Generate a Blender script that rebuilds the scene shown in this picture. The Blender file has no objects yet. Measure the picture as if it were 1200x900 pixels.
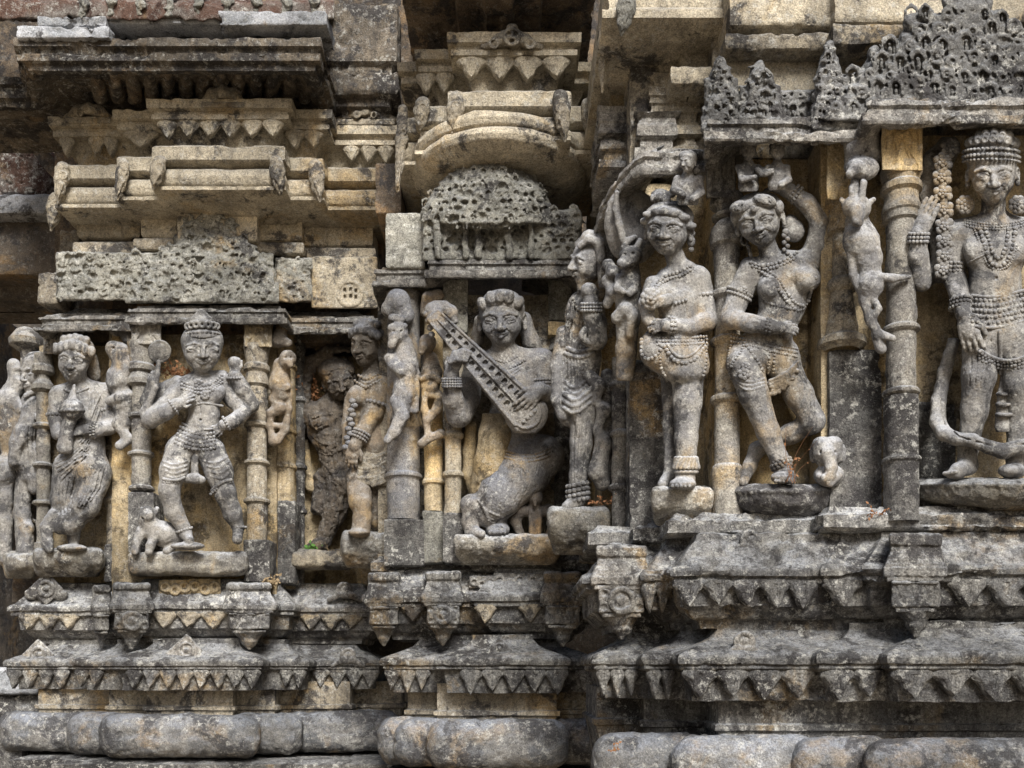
import bpy, math, random
import numpy as np
from mathutils import Vector, Matrix
S = bpy.context.scene
COL = S.collection
R = math.radians
# ------------------------------------------------------------------ camera, light, exposure
F = 1100.0            # focal length in pixels of a 1200 px wide frame
HY = 785.0            # row of the eye level
EYE = 1.5             # eye height above the ground
cam = bpy.data.cameras.new('camera'); co = bpy.data.objects.new('camera', cam); COL.objects.link(co)
cam.sensor_width = 36.0; cam.lens = 36.0 * F / 1200.0
cam.shift_y = (HY - 450.0) / 1200.0
cam.clip_start = 0.05; cam.clip_end = 500
co.location = (0, 0, EYE); co.rotation_euler = (R(90), 0, 0)
S.camera = co
SUN_EL, SUN_AZ = 40.0, 14.0     # azimuth of the light: to the right of straight behind the viewer
w = bpy.data.worlds.new('World'); S.world = w; w.use_nodes = True
nt = w.node_tree
sky = nt.nodes.new('ShaderNodeTexSky'); sky.sky_type = 'NISHITA'; sky.sun_disc = False
sky.sun_elevation = R(SUN_EL); sky.sun_rotation = R(180 - SUN_AZ)
sky.air_density = 1.0; sky.dust_density = 4.0; sky.ozone_density = 0.6
bg = nt.nodes['Background']; bg.inputs['Strength'].default_value = 0.052
nt.links.new(sky.outputs[0], bg.inputs['Color'])
sl = bpy.data.lights.new('sun', 'SUN'); so = bpy.data.objects.new('sun', sl); COL.objects.link(so)
sl.energy = 2.9; sl.angle = R(22); sl.color = (1.0, 0.965, 0.905)
_d = Vector((-math.sin(R(SUN_AZ)) * math.cos(R(SUN_EL)), math.cos(R(SUN_AZ)) * math.cos(R(SUN_EL)), -math.sin(R(SUN_EL))))
so.rotation_euler = _d.to_track_quat('-Z', 'Y').to_euler()
S.view_settings.view_transform = 'Standard'; S.view_settings.look = 'None'
S.view_settings.exposure = 0.95; S.view_settings.gamma = 1.0

# ------------------------------------------------------------------ helpers
def at(px, py, Y):
    return Vector(((px - 600.0) * Y / F, Y, EYE + (HY - py) * Y / F))
def zof(py, Y): return EYE + (HY - py) * Y / F
_rng = np.random.RandomState(11)
_T = _rng.rand(32, 32, 32).astype(np.float32)
def vnoise(P):
    P = np.asarray(P, np.float32); i = np.floor(P).astype(np.int32); f = P - i
    f = f * f * (3 - 2 * f); i0 = i & 31; i1 = (i + 1) & 31
    x0, y0, z0 = i0.T; x1, y1, z1 = i1.T; fx, fy, fz = f.T
    a = _T[x0, y0, z0] * (1 - fx) + _T[x1, y0, z0] * fx
    b = _T[x0, y1, z0] * (1 - fx) + _T[x1, y1, z0] * fx
    c = _T[x0, y0, z1] * (1 - fx) + _T[x1, y0, z1] * fx
    d = _T[x0, y1, z1] * (1 - fx) + _T[x1, y1, z1] * fx
    return ((a * (1 - fy) + b * fy) * (1 - fz) + (c * (1 - fy) + d * fy) * fz) * 2 - 1
def fbm(P, s, o=3):
    t = 0; a = 1.0; n = 0
    for k in range(o):
        t = t + a * vnoise(np.asarray(P) * (s * 2 ** k) + 7.3 * k); n += a; a *= .55
    return t / n
def mesh_np(name, V, Q, mat, parent=None, smooth=True, sharp=None):
    """V (n,3) world coordinates, Q (m,4) quads or (m,3) tris -> one linked mesh object"""
    V = np.asarray(V, np.float32); Q = np.asarray(Q, np.int32)
    off = np.zeros(3, np.float32)
    if parent is not None:
        off = np.array(world_loc(parent), np.float32)
    else:
        off = np.array([(V[:, 0].min() + V[:, 0].max()) / 2, (V[:, 1].min() + V[:, 1].max()) / 2, V[:, 2].min()], np.float32)
    me = bpy.data.meshes.new(name)
    n, m, k = len(V), len(Q), Q.shape[1]
    me.vertices.add(n); me.vertices.foreach_set('co', (V - off).ravel())
    me.loops.add(m * k); me.loops.foreach_set('vertex_index', Q.ravel())
    me.polygons.add(m); me.polygons.foreach_set('loop_start', np.arange(0, m * k, k, dtype=np.int32))
    me.polygons.foreach_set('use_smooth', np.full(m, smooth))
    me.update(calc_edges=True); me.validate()
    if sharp: me.set_sharp_from_angle(angle=R(sharp))
    me.materials.append(mat)
    o = bpy.data.objects.new(name, me); COL.objects.link(o)
    if parent is not None: o.parent = parent
    else: o.location = off
    return o
def world_loc(o):
    v = Vector(o.location)
    while o.parent: o = o.parent; v = v + o.location
    return v
def tag(o, label, cat, group=None, kind=None):
    if label: o['label'] = label
    if cat: o['category'] = cat
    if group: o['group'] = group
    if kind: o['kind'] = kind
    return o
def thing(name, label, cat, loc, group=None):
    o = bpy.data.objects.new(name, None); COL.objects.link(o); o.location = loc; o.empty_display_size = .05
    return tag(o, label, cat, group)
def vnormals(V, Q):
    a = V[Q[:, 0]]; b = V[Q[:, 1]]; c = V[Q[:, 2]]; d = V[Q[:, -1]]
    n = np.cross(c - a, d - b) if Q.shape[1] == 4 else np.cross(b - a, c - a)
    N = np.zeros_like(V)
    for ax in range(3):
        for k in range(Q.shape[1]):
            N[:, ax] += np.bincount(Q[:, k], n[:, ax], len(V))
    L = np.linalg.norm(N, axis=1, keepdims=True); return N / np.maximum(L, 1e-9)
def weather(V, Q, amp=.003, chip=.006, s=22):
    N = vnormals(V, Q)
    n = fbm(V, s, 3) * amp
    c = fbm(V + 3.1, 13, 4); c2 = fbm(V + 9.7, 34, 3)
    ch = np.clip(c - .22, 0, .3) / .3 * chip + np.clip(c2 - .3, 0, .3) / .3 * chip * .6
    return (V + N * (n - ch)[:, None]).astype(np.float32)

# ------------------------------------------------------------------ stone materials
def stone(name, c1, c2, dark=(.045, .043, .045), darkamt=.5, ochre=(.40, .29, .15), ochreamt=.3, lich=.35,
          white=.35, topcol=(.23, .25, .29), topamt=.6, bump=.35, streak=.3, scale=1.0, rough=.88, topw=(.15, .75), grain_=1.0, var=.16):
    m = bpy.data.materials.new(name); m.use_nodes = True; t = m.node_tree; N = t.nodes; L = t.links
    b = N['Principled BSDF']; b.inputs['Roughness'].default_value = rough
    b.inputs['Specular IOR Level'].default_value = .25
    geo = N.new('ShaderNodeNewGeometry')
    def noise(s, det=6, ro=.6, vec=None, dist=0):
        n = N.new('ShaderNodeTexNoise'); n.inputs['Scale'].default_value = s * scale; n.inputs['Detail'].default_value = det
        n.inputs['Roughness'].default_value = ro; n.inputs['Distortion'].default_value = dist
        L.new(vec or geo.outputs['Position'], n.inputs['Vector']); return n.outputs['Fac']
    def ramp(v, a, c, lo=0, hi=1):
        r = N.new('ShaderNodeMapRange'); r.inputs[1].default_value = a; r.inputs[2].default_value = c
        r.inputs[3].default_value = lo; r.inputs[4].default_value = hi; L.new(v, r.inputs[0]); return r.outputs[0]
    def mix(f, A, B, mode='MIX'):
        x = N.new('ShaderNodeMix'); x.data_type = 'RGBA'; x.blend_type = mode
        if isinstance(f, (int, float)): x.inputs[0].default_value = f
        else: L.new(f, x.inputs[0])
        for i, c in ((6, A), (7, B)):
            if isinstance(c, tuple): x.inputs[i].default_value = (*c, 1)
            else: L.new(c, x.inputs[i])
        return x.outputs[2]
    def mul(a, c):
        x = N.new('ShaderNodeMath'); x.operation = 'MULTIPLY'; L.new(a, x.inputs[0])
        if isinstance(c, (int, float)): x.inputs[1].default_value = c
        else: L.new(c, x.inputs[1])
        return x.outputs[0]
    col = mix(ramp(noise(9, 5), .42, .58), c1, c2)
    th = .60 - .22 * ochreamt
    col = mix(mul(ramp(noise(3.1, 7, .62, None, .6), th, th + .09), .92), col, ochre)
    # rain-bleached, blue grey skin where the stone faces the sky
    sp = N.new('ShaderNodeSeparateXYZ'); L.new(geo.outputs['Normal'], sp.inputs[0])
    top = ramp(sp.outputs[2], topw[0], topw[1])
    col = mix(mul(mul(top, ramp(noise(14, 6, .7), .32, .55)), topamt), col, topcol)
    # dark biological crust
    td = .61 - .20 * darkamt
    col = mix(mul(ramp(noise(6.5, 9, .72, None, .3), td, td + .055), .88), col, dark)
    mp = N.new('ShaderNodeVectorMath'); mp.operation = 'MULTIPLY'; mp.inputs[1].default_value = (26, 26, 2.2)
    L.new(geo.outputs['Position'], mp.inputs[0])
    col = mix(mul(ramp(noise(1, 6, .7, mp.outputs[0]), .49, .62), streak), col, dark)
    # fine crust specks and pale lichen
    col = mix(mul(ramp(noise(75, 5, .75), .49, .60), lich), col, dark)
    patch = ramp(noise(5.2, 6, .7), .40, .56, .12, 1.15)
    col = mix(mul(mul(ramp(noise(44, 7, .78), .53, .60), patch), white), col, (.54, .54, .51))
    col = mix(mul(ramp(noise(190, 3, .8), .60, .68), white * .45), col, (.56, .56, .53))
    grain = mul(ramp(noise(230, 4, .8), .3, .7, 1 - .62 * grain_, 1 + .6 * grain_), ramp(noise(2.3, 4, .6), .36, .64, .68, 1.28))
    g = N.new('ShaderNodeCombineColor');
    for i in range(3): L.new(grain, g.inputs[i])
    col = mix(1.0, col, g.outputs[0], 'MULTIPLY')
    if var:
        oi = N.new('ShaderNodeObjectInfo'); rv = ramp(oi.outputs['Random'], 0, 1, 1 - var, 1 + var); g2 = N.new('ShaderNodeCombineColor')
        for i in range(3): L.new(rv, g2.inputs[i])
        col = mix(1.0, col, g2.outputs[0], 'MULTIPLY')
    L.new(col, b.inputs['Base Color'])
    h = noise(42, 8, .78); h2 = noise(210, 4, .8)
    v = N.new('ShaderNodeTexVoronoi'); v.inputs['Scale'].default_value = 85 * scale; L.new(geo.outputs['Position'], v.inputs['Vector'])
    a1 = N.new('ShaderNodeMath'); a1.operation = 'MULTIPLY_ADD'; L.new(h2, a1.inputs[0]); a1.inputs[1].default_value = .4; L.new(h, a1.inputs[2])
    a2 = N.new('ShaderNodeMath'); a2.operation = 'MULTIPLY_ADD'; L.new(ramp(v.outputs['Distance'], 0, .35), a2.inputs[0]); a2.inputs[1].default_value = .25; L.new(a1.outputs[0], a2.inputs[2])
    bp = N.new('ShaderNodeBump'); bp.inputs['Strength'].default_value = min(1, bump * 1.7); bp.inputs['Distance'].default_value = .012
    L.new(a2.outputs[0], bp.inputs['Height']); L.new(bp.outputs['Normal'], b.inputs['Normal'])
    return m
GREY1, GREY2 = (.30, .285, .26), (.20, .195, .185)
BUFF1, BUFF2 = (.46, .405, .31), (.34, .30, .235)
M = {
 'figure': stone('figure stone', (.29, .28, .262), (.185, .185, .19), darkamt=.46, dark=(.06, .06, .064), ochreamt=.2, lich=.35, white=.5, var=.0, grain_=.7, topcol=(.42, .44, .48), topamt=.9, bump=.34, streak=.3, ochre=(.31, .245, .16)),
 'figure_warm': stone('warm figure stone', (.27, .22, .165), (.19, .165, .135), darkamt=.4, dark=(.07, .06, .05), ochreamt=.4, grain_=.7, var=0, lich=.3, white=.3, topcol=(.33, .34, .36), topamt=.7, bump=.34, streak=.25),
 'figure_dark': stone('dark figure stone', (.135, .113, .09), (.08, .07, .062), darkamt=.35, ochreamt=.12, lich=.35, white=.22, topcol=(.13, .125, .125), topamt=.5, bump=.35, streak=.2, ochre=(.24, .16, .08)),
 'figure_slate': stone('slate figure stone', (.18, .183, .195), (.25, .235, .215), var=0, darkamt=.3, ochreamt=.22, lich=.35, white=.4, topcol=(.17, .19, .24), topamt=.6, bump=.3, streak=.2, ochre=(.34, .25, .13)),
 'ochre': stone('ochre stone', (.43, .355, .235), (.31, .255, .165), darkamt=.44, dark=(.08, .065, .045), ochreamt=.42, ochre=(.47, .35, .18), lich=.35, white=.25, topamt=.4, bump=.3, streak=.35),
 'buff': stone('buff stone', (.52, .465, .36), (.38, .34, .265), darkamt=.34, ochreamt=.28, ochre=(.44, .34, .20), lich=.4, white=.4, topcol=(.36, .35, .33), topamt=.6, bump=.45, streak=.25),
 'buff_dirty': stone('dirty buff stone', (.39, .345, .265), (.28, .25, .20), darkamt=.46, ochreamt=.2, lich=.5, white=.45, topcol=(.28, .29, .30), topamt=.6, bump=.5, streak=.35),
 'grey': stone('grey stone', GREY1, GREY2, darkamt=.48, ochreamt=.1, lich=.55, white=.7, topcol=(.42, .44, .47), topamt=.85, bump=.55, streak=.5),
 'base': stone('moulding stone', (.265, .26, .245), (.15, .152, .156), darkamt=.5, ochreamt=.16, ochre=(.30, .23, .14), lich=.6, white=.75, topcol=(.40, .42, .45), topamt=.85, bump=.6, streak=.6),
 'crust': stone('crusted stone', (.19, .185, .175), (.12, .12, .118), darkamt=.6, ochreamt=.06, lich=.6, white=.8, topcol=(.32, .335, .36), topamt=.6, bump=.6, streak=.5),
 'frieze': stone('frieze stone', (.34, .335, .295), (.25, .25, .225), darkamt=.34, ochreamt=.1, lich=.5, white=.7, topcol=(.25, .265, .29), topamt=.5, bump=.6, streak=.25),
 'pilaster': stone('pilaster stone', (.29, .275, .24), (.205, .197, .185), darkamt=.42, ochreamt=.22, ochre=(.36, .28, .17), lich=.4, white=.4, topcol=(.38, .40, .43), topamt=.8, bump=.4, streak=.45),
 'pedestal': stone('pedestal stone', (.25, .235, .20), (.15, .145, .135), darkamt=.35, ochreamt=.3, ochre=(.32, .24, .14), lich=.4, white=.5, topcol=(.38, .40, .43), topamt=.95, bump=.4, streak=.3),
 'pedestal_black': stone('black pedestal stone', (.06, .058, .06), (.11, .105, .10), darkamt=.6, ochreamt=.1, lich=.4, white=.4, topcol=(.33, .34, .36), topamt=.9, bump=.4, streak=.3),
 'roll': stone('roll stone', (.21, .207, .20), (.125, .13, .138), darkamt=.5, dark=(.055, .055, .06), ochreamt=.3, ochre=(.30, .23, .15), lich=.35, white=.45, topcol=(.22, .24, .28), topamt=.9, bump=.35, streak=.2, topw=(-.1, .7)),
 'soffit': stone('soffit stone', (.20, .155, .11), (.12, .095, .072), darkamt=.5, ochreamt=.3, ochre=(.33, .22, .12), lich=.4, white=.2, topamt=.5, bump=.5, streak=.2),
 'lime': stone('lime edge', (.46, .48, .52), (.32, .34, .37), darkamt=.36, ochreamt=0, lich=.3, white=.4, topcol=(.6, .62, .67), topamt=.4, bump=.5, streak=.15),
 'eave': stone('eave stone', (.235, .20, .155), (.145, .125, .10), darkamt=.55, ochreamt=.2, ochre=(.3, .22, .14), lich=.5, white=.6, topcol=(.4, .42, .45), topamt=.7, bump=.6, streak=.5),
 'mound': stone('mound stone', (.215, .215, .21), (.14, .14, .14), darkamt=.45, ochreamt=.04, lich=.45, white=.8, topcol=(.36, .38, .41), topamt=.7, bump=.55, streak=.25),
 'roof': stone('lichened roof', (.13, .078, .06), (.20, .18, .165), darkamt=.4, ochreamt=.1, lich=.5, white=.75, topcol=(.2, .09, .06), topamt=.4, bump=.9, streak=.1, dark=(.05, .025, .02)),
 'ground': stone('ground', (.30, .235, .16), (.25, .195, .13), darkamt=.1, ochreamt=.3, lich=.3, white=.2, topamt=.0, bump=.4, streak=0),
}
def plain(name, c, rough=.8):
    m = bpy.data.materials.new(name); m.use_nodes = True; t = m.node_tree; b = t.nodes['Principled BSDF']
    n = t.nodes.new('ShaderNodeTexNoise'); n.inputs['Scale'].default_value = 60
    x = t.nodes.new('ShaderNodeMix'); x.data_type = 'RGBA'; x.inputs[6].default_value = (*c, 1); x.inputs[7].default_value = (*[q * .5 for q in c], 1)
    t.links.new(n.outputs['Fac'], x.inputs[0]); t.links.new(x.outputs[2], b.inputs['Base Color']); b.inputs['Roughness'].default_value = rough
    return m
M['leaf_dry'] = plain('dry leaf', (.30, .14, .06)); M['straw'] = plain('straw', (.35, .26, .15)); M['leaf_green'] = plain('green leaf', (.08, .22, .03))

# ------------------------------------------------------------------ swept mouldings
def resample(P, ds):
    out = []; corner = []
    for a, b in zip(P[:-1], P[1:]):
        n = max(1, int(math.ceil(np.linalg.norm(np.subtract(b, a)) / ds)))
        for k in range(n): out.append(np.asarray(a) + (np.asarray(b) - np.asarray(a)) * k / n); corner.append(k == 0)
    out.append(np.asarray(P[-1])); return np.array(out)
def sweep(plan, prof, closed=False, ds=.011, dp=.009):
    """plan: corner points (x,y), outside on the right-hand side when walked (+x walk -> outside is -y).
       prof: (inset, z) from bottom to top. Mitred corners."""
    P = [np.array(p, float) for p in plan]; n = len(P)
    edges = [(P[i + 1] - P[i]) if i + 1 < n else (P[0] - P[i]) for i in range(n if closed else n - 1)]
    nor = [np.array((e[1], -e[0])) / max(1e-9, np.linalg.norm(e)) for e in edges]
    mit = []
    for i in range(n):
        a = nor[i - 1] if (closed or i > 0) else None
        b = nor[i] if i < len(nor) else (nor[0] if closed else None)
        if a is None: mit.append(b)
        elif b is None: mit.append(a)
        else:
            s = a + b; mit.append(s * 2 / max(1e-6, s.dot(s)) if s.dot(s) > 1e-6 else a)
    base = []; mm = []
    for i in range(len(edges)):
        j = (i + 1) % n; k = max(1, int(math.ceil(np.linalg.norm(edges[i]) / ds)))
        for q in range(k):
            f = q / k; base.append(P[i] * (1 - f) + P[j] * f); mm.append(mit[i] * (1 - f) + mit[j] * f)
    if not closed: base.append(P[-1]); mm.append(mit[-1])
    base = np.array(base); mm = np.array(mm)
    pr = resample(prof, dp); nb, npf = len(base), len(pr)
    V = np.zeros((nb, npf, 3))
    V[:, :, :2] = base[:, None, :] - mm[:, None, :] * pr[None, :, 0, None]
    V[:, :, 2] = pr[None, :, 1]
    idx = np.arange(nb * npf).reshape(nb, npf)
    if closed: idx = np.vstack([idx, idx[:1]])
    Q = np.stack([idx[:-1, :-1], idx[1:, :-1], idx[1:, 1:], idx[:-1, 1:]], -1).reshape(-1, 4)
    return V.reshape(-1, 3), Q
def plan_of(segs, back=.5, ends=(True, True)):
    """segs: (px_left, px_right, Y) of the lip, left to right -> corner points"""
    pts = []
    X = lambda px, Y: (px - 600.0) * Y / F
    for i, (l, r, Y) in enumerate(segs):
        yl = Y if i == 0 else min(Y, segs[i - 1][2]); yr = Y if i + 1 == len(segs) else min(Y, segs[i + 1][2])
        if i == 0 and ends[0]: pts.append((X(l, Y), Y + back))
        pts.append((X(l, yl), Y)); pts.append((X(r, yr), Y))
        if i + 1 == len(segs) and ends[1]: pts.append((X(r, Y), Y + back))
    return pts
def course(name, label, cat, segs, prof, mat, dz=0, amp=.003, chip=.007, back=.45, parent=None, group=None):
    V, Q = sweep(plan_of(segs, back), [(a, z + EYE + dz) for a, z in prof])
    V = weather(V.astype(np.float32), Q, amp, chip)
    o = mesh_np(name, V, Q, mat, parent, True, 42)
    if parent is None: tag(o, label, cat, group)
    return o
def block(name, px0, px1, py0, py1, Y, depth, mat, parent=None, bev=.008, label=None, cat=None, group=None, amp=.002, chip=.006, kind=None, strata=0):
    a = at(px0, py1, Y); b = at(px1, py0, Y)
    plan = [(a.x, Y + depth), (a.x, Y), (b.x, Y), (b.x, Y + depth)]
    h = min(b.x - a.x, depth) * .48
    bev = min(bev, h * .5, (b.z - a.z) * .4)
    prof = [(h, a.z), (bev, a.z), (bev * .3, a.z + bev * .3), (0, a.z + bev), (0, b.z - bev), (bev * .3, b.z - bev * .3), (bev, b.z), (h, b.z)]
    if strata:
        rs = random.Random(int(px0)); z = a.z + bev; mid = []
        while z < b.z - bev - .012:
            t = rs.uniform(.016, .04); i = rs.uniform(0, .028); mid += [(i, z), (i + .003, min(z + t - .004, b.z - bev))]; z += t
        prof = prof[:3] + mid + prof[5:]
    V, Q = sweep(plan, prof, True)
    V = weather(V.astype(np.float32), Q, amp, chip)
    o = mesh_np(name, V, Q, mat, parent, True, 42)
    if label: tag(o, label, cat, group, kind)
    return o
def lathe(name, cx, prof, Y, mat, parent=None, seg=30, amp=.0015, chip=.004, sq=0.0, label=None, cat=None, group=None):
    """prof: (py, radius px) top to bottom, around a vertical axis at pixel column cx and depth Y"""
    s = Y / F; c = at(cx, 0, Y)
    pr = resample([(r * s, zof(py, Y)) for py, r in prof], .006)
    th = np.arange(seg) * 2 * math.pi / seg
    k = 1.0 / np.maximum(np.abs(np.cos(th)), np.abs(np.sin(th))) * sq + (1 - sq)
    V = np.zeros((len(pr), seg, 3))
    V[:, :, 0] = c.x + pr[:, 0, None] * (np.cos(th) * k)[None]; V[:, :, 1] = Y + pr[:, 0, None] * (np.sin(th) * k)[None]; V[:, :, 2] = pr[:, 1, None]
    idx = np.arange(len(pr) * seg).reshape(len(pr), seg); idx = np.hstack([idx, idx[:, :1]])
    Q = np.stack([idx[:-1, :-1], idx[1:, :-1], idx[1:, 1:], idx[:-1, 1:]], -1).reshape(-1, 4)[:, ::-1]
    V = weather(V.reshape(-1, 3).astype(np.float32), Q, amp, chip)
    o = mesh_np(name, V, Q, mat, parent, True, 40)
    if label: tag(o, label, cat, group)
    return o

# ------------------------------------------------------------------ carving: distance fields meshed by surface nets
class Carve:
    """a block of stone addressed in photo pixels (x right, y down) and depth d towards the viewer, at depth Y0"""
    def __init__(s, x0, y0, x1, y1, d0, d1, Y0, vox=1.0):
        s.v = vox; s.Y0 = Y0; s.s = Y0 / F
        s.ax = [np.arange(a, b + vox, vox, dtype=np.float32) for a, b in ((x0, x1), (y0, y1), (d0, d1))]
        s.F = np.full([len(a) for a in s.ax], 12.0, np.float32)
    def _reg(s, lo, hi):
        sl = []; g = []
        for i in range(3):
            a = s.ax[i]; i0 = max(0, int((lo[i] - a[0]) / s.v)); i1 = min(len(a), int((hi[i] - a[0]) / s.v) + 2)
            if i1 <= i0: return None, None
            sl.append(slice(i0, i1)); g.append(a[i0:i1])
        return tuple(sl), (g[0][:, None, None], g[1][None, :, None], g[2][None, None, :])
    def _put(s, sl, d, k, sub):
        A = s.F[sl]
        if sub:
            if k <= 0: s.F[sl] = np.maximum(A, -d); return
            h = np.clip(.5 - .5 * (A + d) / k, 0, 1); s.F[sl] = A + (-d - A) * h + k * h * (1 - h)
        else:
            if k <= 0: s.F[sl] = np.minimum(A, d); return
            h = np.clip(.5 + .5 * (d - A) / k, 0, 1); s.F[sl] = d + (A - d) * h - k * h * (1 - h)
    def cap(s, p, q, r1, r2=None, k=3.0, sub=False, flat=1.0):
        r2 = r1 if r2 is None else r2; p = np.array(p, float); q = np.array(q, float); m = max(r1, r2) + k + 3
        sl, g = s._reg(np.minimum(p, q) - m, np.maximum(p, q) + m)
        if sl is None: return s
        b = q - p; bb = max(1e-6, float(b @ b))
        e = [g[i] - p[i] for i in range(3)]
        t = np.clip((e[0] * b[0] + e[1] * b[1] + e[2] * b[2]) / bb, 0, 1)
        d = np.sqrt((e[0] - t * b[0]) ** 2 + (e[1] - t * b[1]) ** 2 + ((e[2] - t * b[2]) / flat) ** 2) - (r1 + (r2 - r1) * t)
        s._put(sl, d, k, sub); return s
    def chain(s, pts, k=3.0, sub=False, flat=1.0):
        for a, b in zip(pts[:-1], pts[1:]): s.cap(a[:3], b[:3], a[3], b[3], k, sub, flat)
        return s
    def ell(s, c, r, k=3.0, rot=None, sub=False):
        c = np.array(c, float); r = np.array(r, float); m = r.max() + k + 3
        if rot is None: sl, g = s._reg(c - r - k - 3, c + r + k + 3)
        else: sl, g = s._reg(c - m, c + m)
        if sl is None: return s
        e = [g[i] - c[i] for i in range(3)]
        if rot is not None: e = [e[0] * rot[j][0] + e[1] * rot[j][1] + e[2] * rot[j][2] for j in range(3)]
        k0 = np.sqrt((e[0] / r[0]) ** 2 + (e[1] / r[1]) ** 2 + (e[2] / r[2]) ** 2)
        k1 = np.sqrt((e[0] / r[0] ** 2) ** 2 + (e[1] / r[1] ** 2) ** 2 + (e[2] / r[2] ** 2) ** 2)
        d = np.where(k1 > 1e-6, k0 * (k0 - 1) / np.maximum(k1, 1e-6), -r.min())
        s._put(sl, d.astype(np.float32), k, sub); return s
    def box(s, c, h, rd=2.0, k=1.0, rot=None, sub=False):
        c = np.array(c, float); h = np.array(h, float); m = np.linalg.norm(h) if rot is not None else h
        sl, g = s._reg(c - m - k - 3, c + m + k + 3)
        if sl is None: return s
        e = [g[i] - c[i] for i in range(3)]
        if rot is not None: e = [e[0] * rot[j][0] + e[1] * rot[j][1] + e[2] * rot[j][2] for j in range(3)]
        q = [np.abs(e[i]) - (h[i] - rd) for i in range(3)]
        d = np.sqrt(sum(np.maximum(a, 0) ** 2 for a in q)) + np.minimum(np.maximum(np.maximum(q[0], q[1]), q[2]), 0) - rd
        s._put(sl, d, k, sub); return s
    def ring(s, c, axis, Rr, r, k=.8, sub=False):
        c = np.array(c, float); a = np.array(axis, float); a /= np.linalg.norm(a); m = Rr + r + k + 3
        sl, g = s._reg(c - m, c + m)
        if sl is None: return s
        e = [g[i] - c[i] for i in range(3)]
        h = e[0] * a[0] + e[1] * a[1] + e[2] * a[2]
        rad = np.sqrt(np.maximum(e[0] ** 2 + e[1] ** 2 + e[2] ** 2 - h * h, 0))
        s._put(sl, np.sqrt((rad - Rr) ** 2 + h * h) - r, k, sub); return s
    def rough(s, amp=.6, sc=.09, seed=0):
        """weathering of the carved skin"""
        nx, ny, nd = s.F.shape
        idx = np.argwhere(np.abs(s.F) < 4 * s.v + 2)
        if len(idx) == 0: return s
        P = idx.astype(np.float32) * s.v + seed * 13.7
        amp = amp * 1.35
        s.F[idx[:, 0], idx[:, 1], idx[:, 2]] += .3 * fbm(P + 21, .33, 2) + amp * (fbm(P, sc, 3) + .8 * np.clip(fbm(P + 50, sc * .35, 2) - .1, 0, 1))
        return s
    def incise(s, pts, r=1.0, depth=.3, it=1):
        """a chiselled line following the skin"""
        P = walk(smooth_path(pts, it), 1.6); q = [(x, y, s.surf(x, y, None)) for x, y in P]
        for a, b in zip(q[:-1], q[1:]):
            if a[2] is None or b[2] is None or abs(a[2] - b[2]) > 6: continue
            s.cap((a[0], a[1], a[2] + depth), (b[0], b[1], b[2] + depth), r, r, .5, True)
        return s
    def ridge(s, pts, r=1.3, lift=.2, k=1.2):
        """a raised fold following the skin"""
        P = walk(smooth_path(pts, 1), 2.0); q = [(x, y, s.surf(x, y, None)) for x, y in P]
        for a, b in zip(q[:-1], q[1:]):
            if a[2] is None or b[2] is None or abs(a[2] - b[2]) > 8: continue
            s.cap((a[0], a[1], a[2] + lift), (b[0], b[1], b[2] + lift), r, r, k)
        return s
    def surf(s, x, y, default=0.0):
        """front skin depth at a pixel"""
        i = int(round((x - s.ax[0][0]) / s.v)); j = int(round((y - s.ax[1][0]) / s.v))
        if not (0 <= i < s.F.shape[0] and 0 <= j < s.F.shape[1]): return default
        c = np.nonzero(s.F[i, j] < 0)[0]
        return float(s.ax[2][c[-1]]) if len(c) else default
    def world(s, P):
        P = np.asarray(P, np.float32); Y = s.Y0 - P[:, 2] * s.s
        return np.stack([(P[:, 0] - 600) * Y / F, Y, EYE + (HY - P[:, 1]) * Y / F], 1)
    def mesh(s, name, mat, parent=None, label=None, cat=None, group=None):
        D = s.F
        for a in range(3):   # close the block at its bounds
            ix = [slice(None)] * 3; ix[a] = 0; D[tuple(ix)] = np.maximum(D[tuple(ix)], .3); ix[a] = -1; D[tuple(ix)] = np.maximum(D[tuple(ix)], .3)
        V, Q = surfnets(D)
        V = V * s.v + np.array([a[0] for a in s.ax], np.float32)
        o = mesh_np(name, s.world(V), Q, mat, parent, True)
        if label: tag(o, label, cat, group)
        return o
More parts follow.
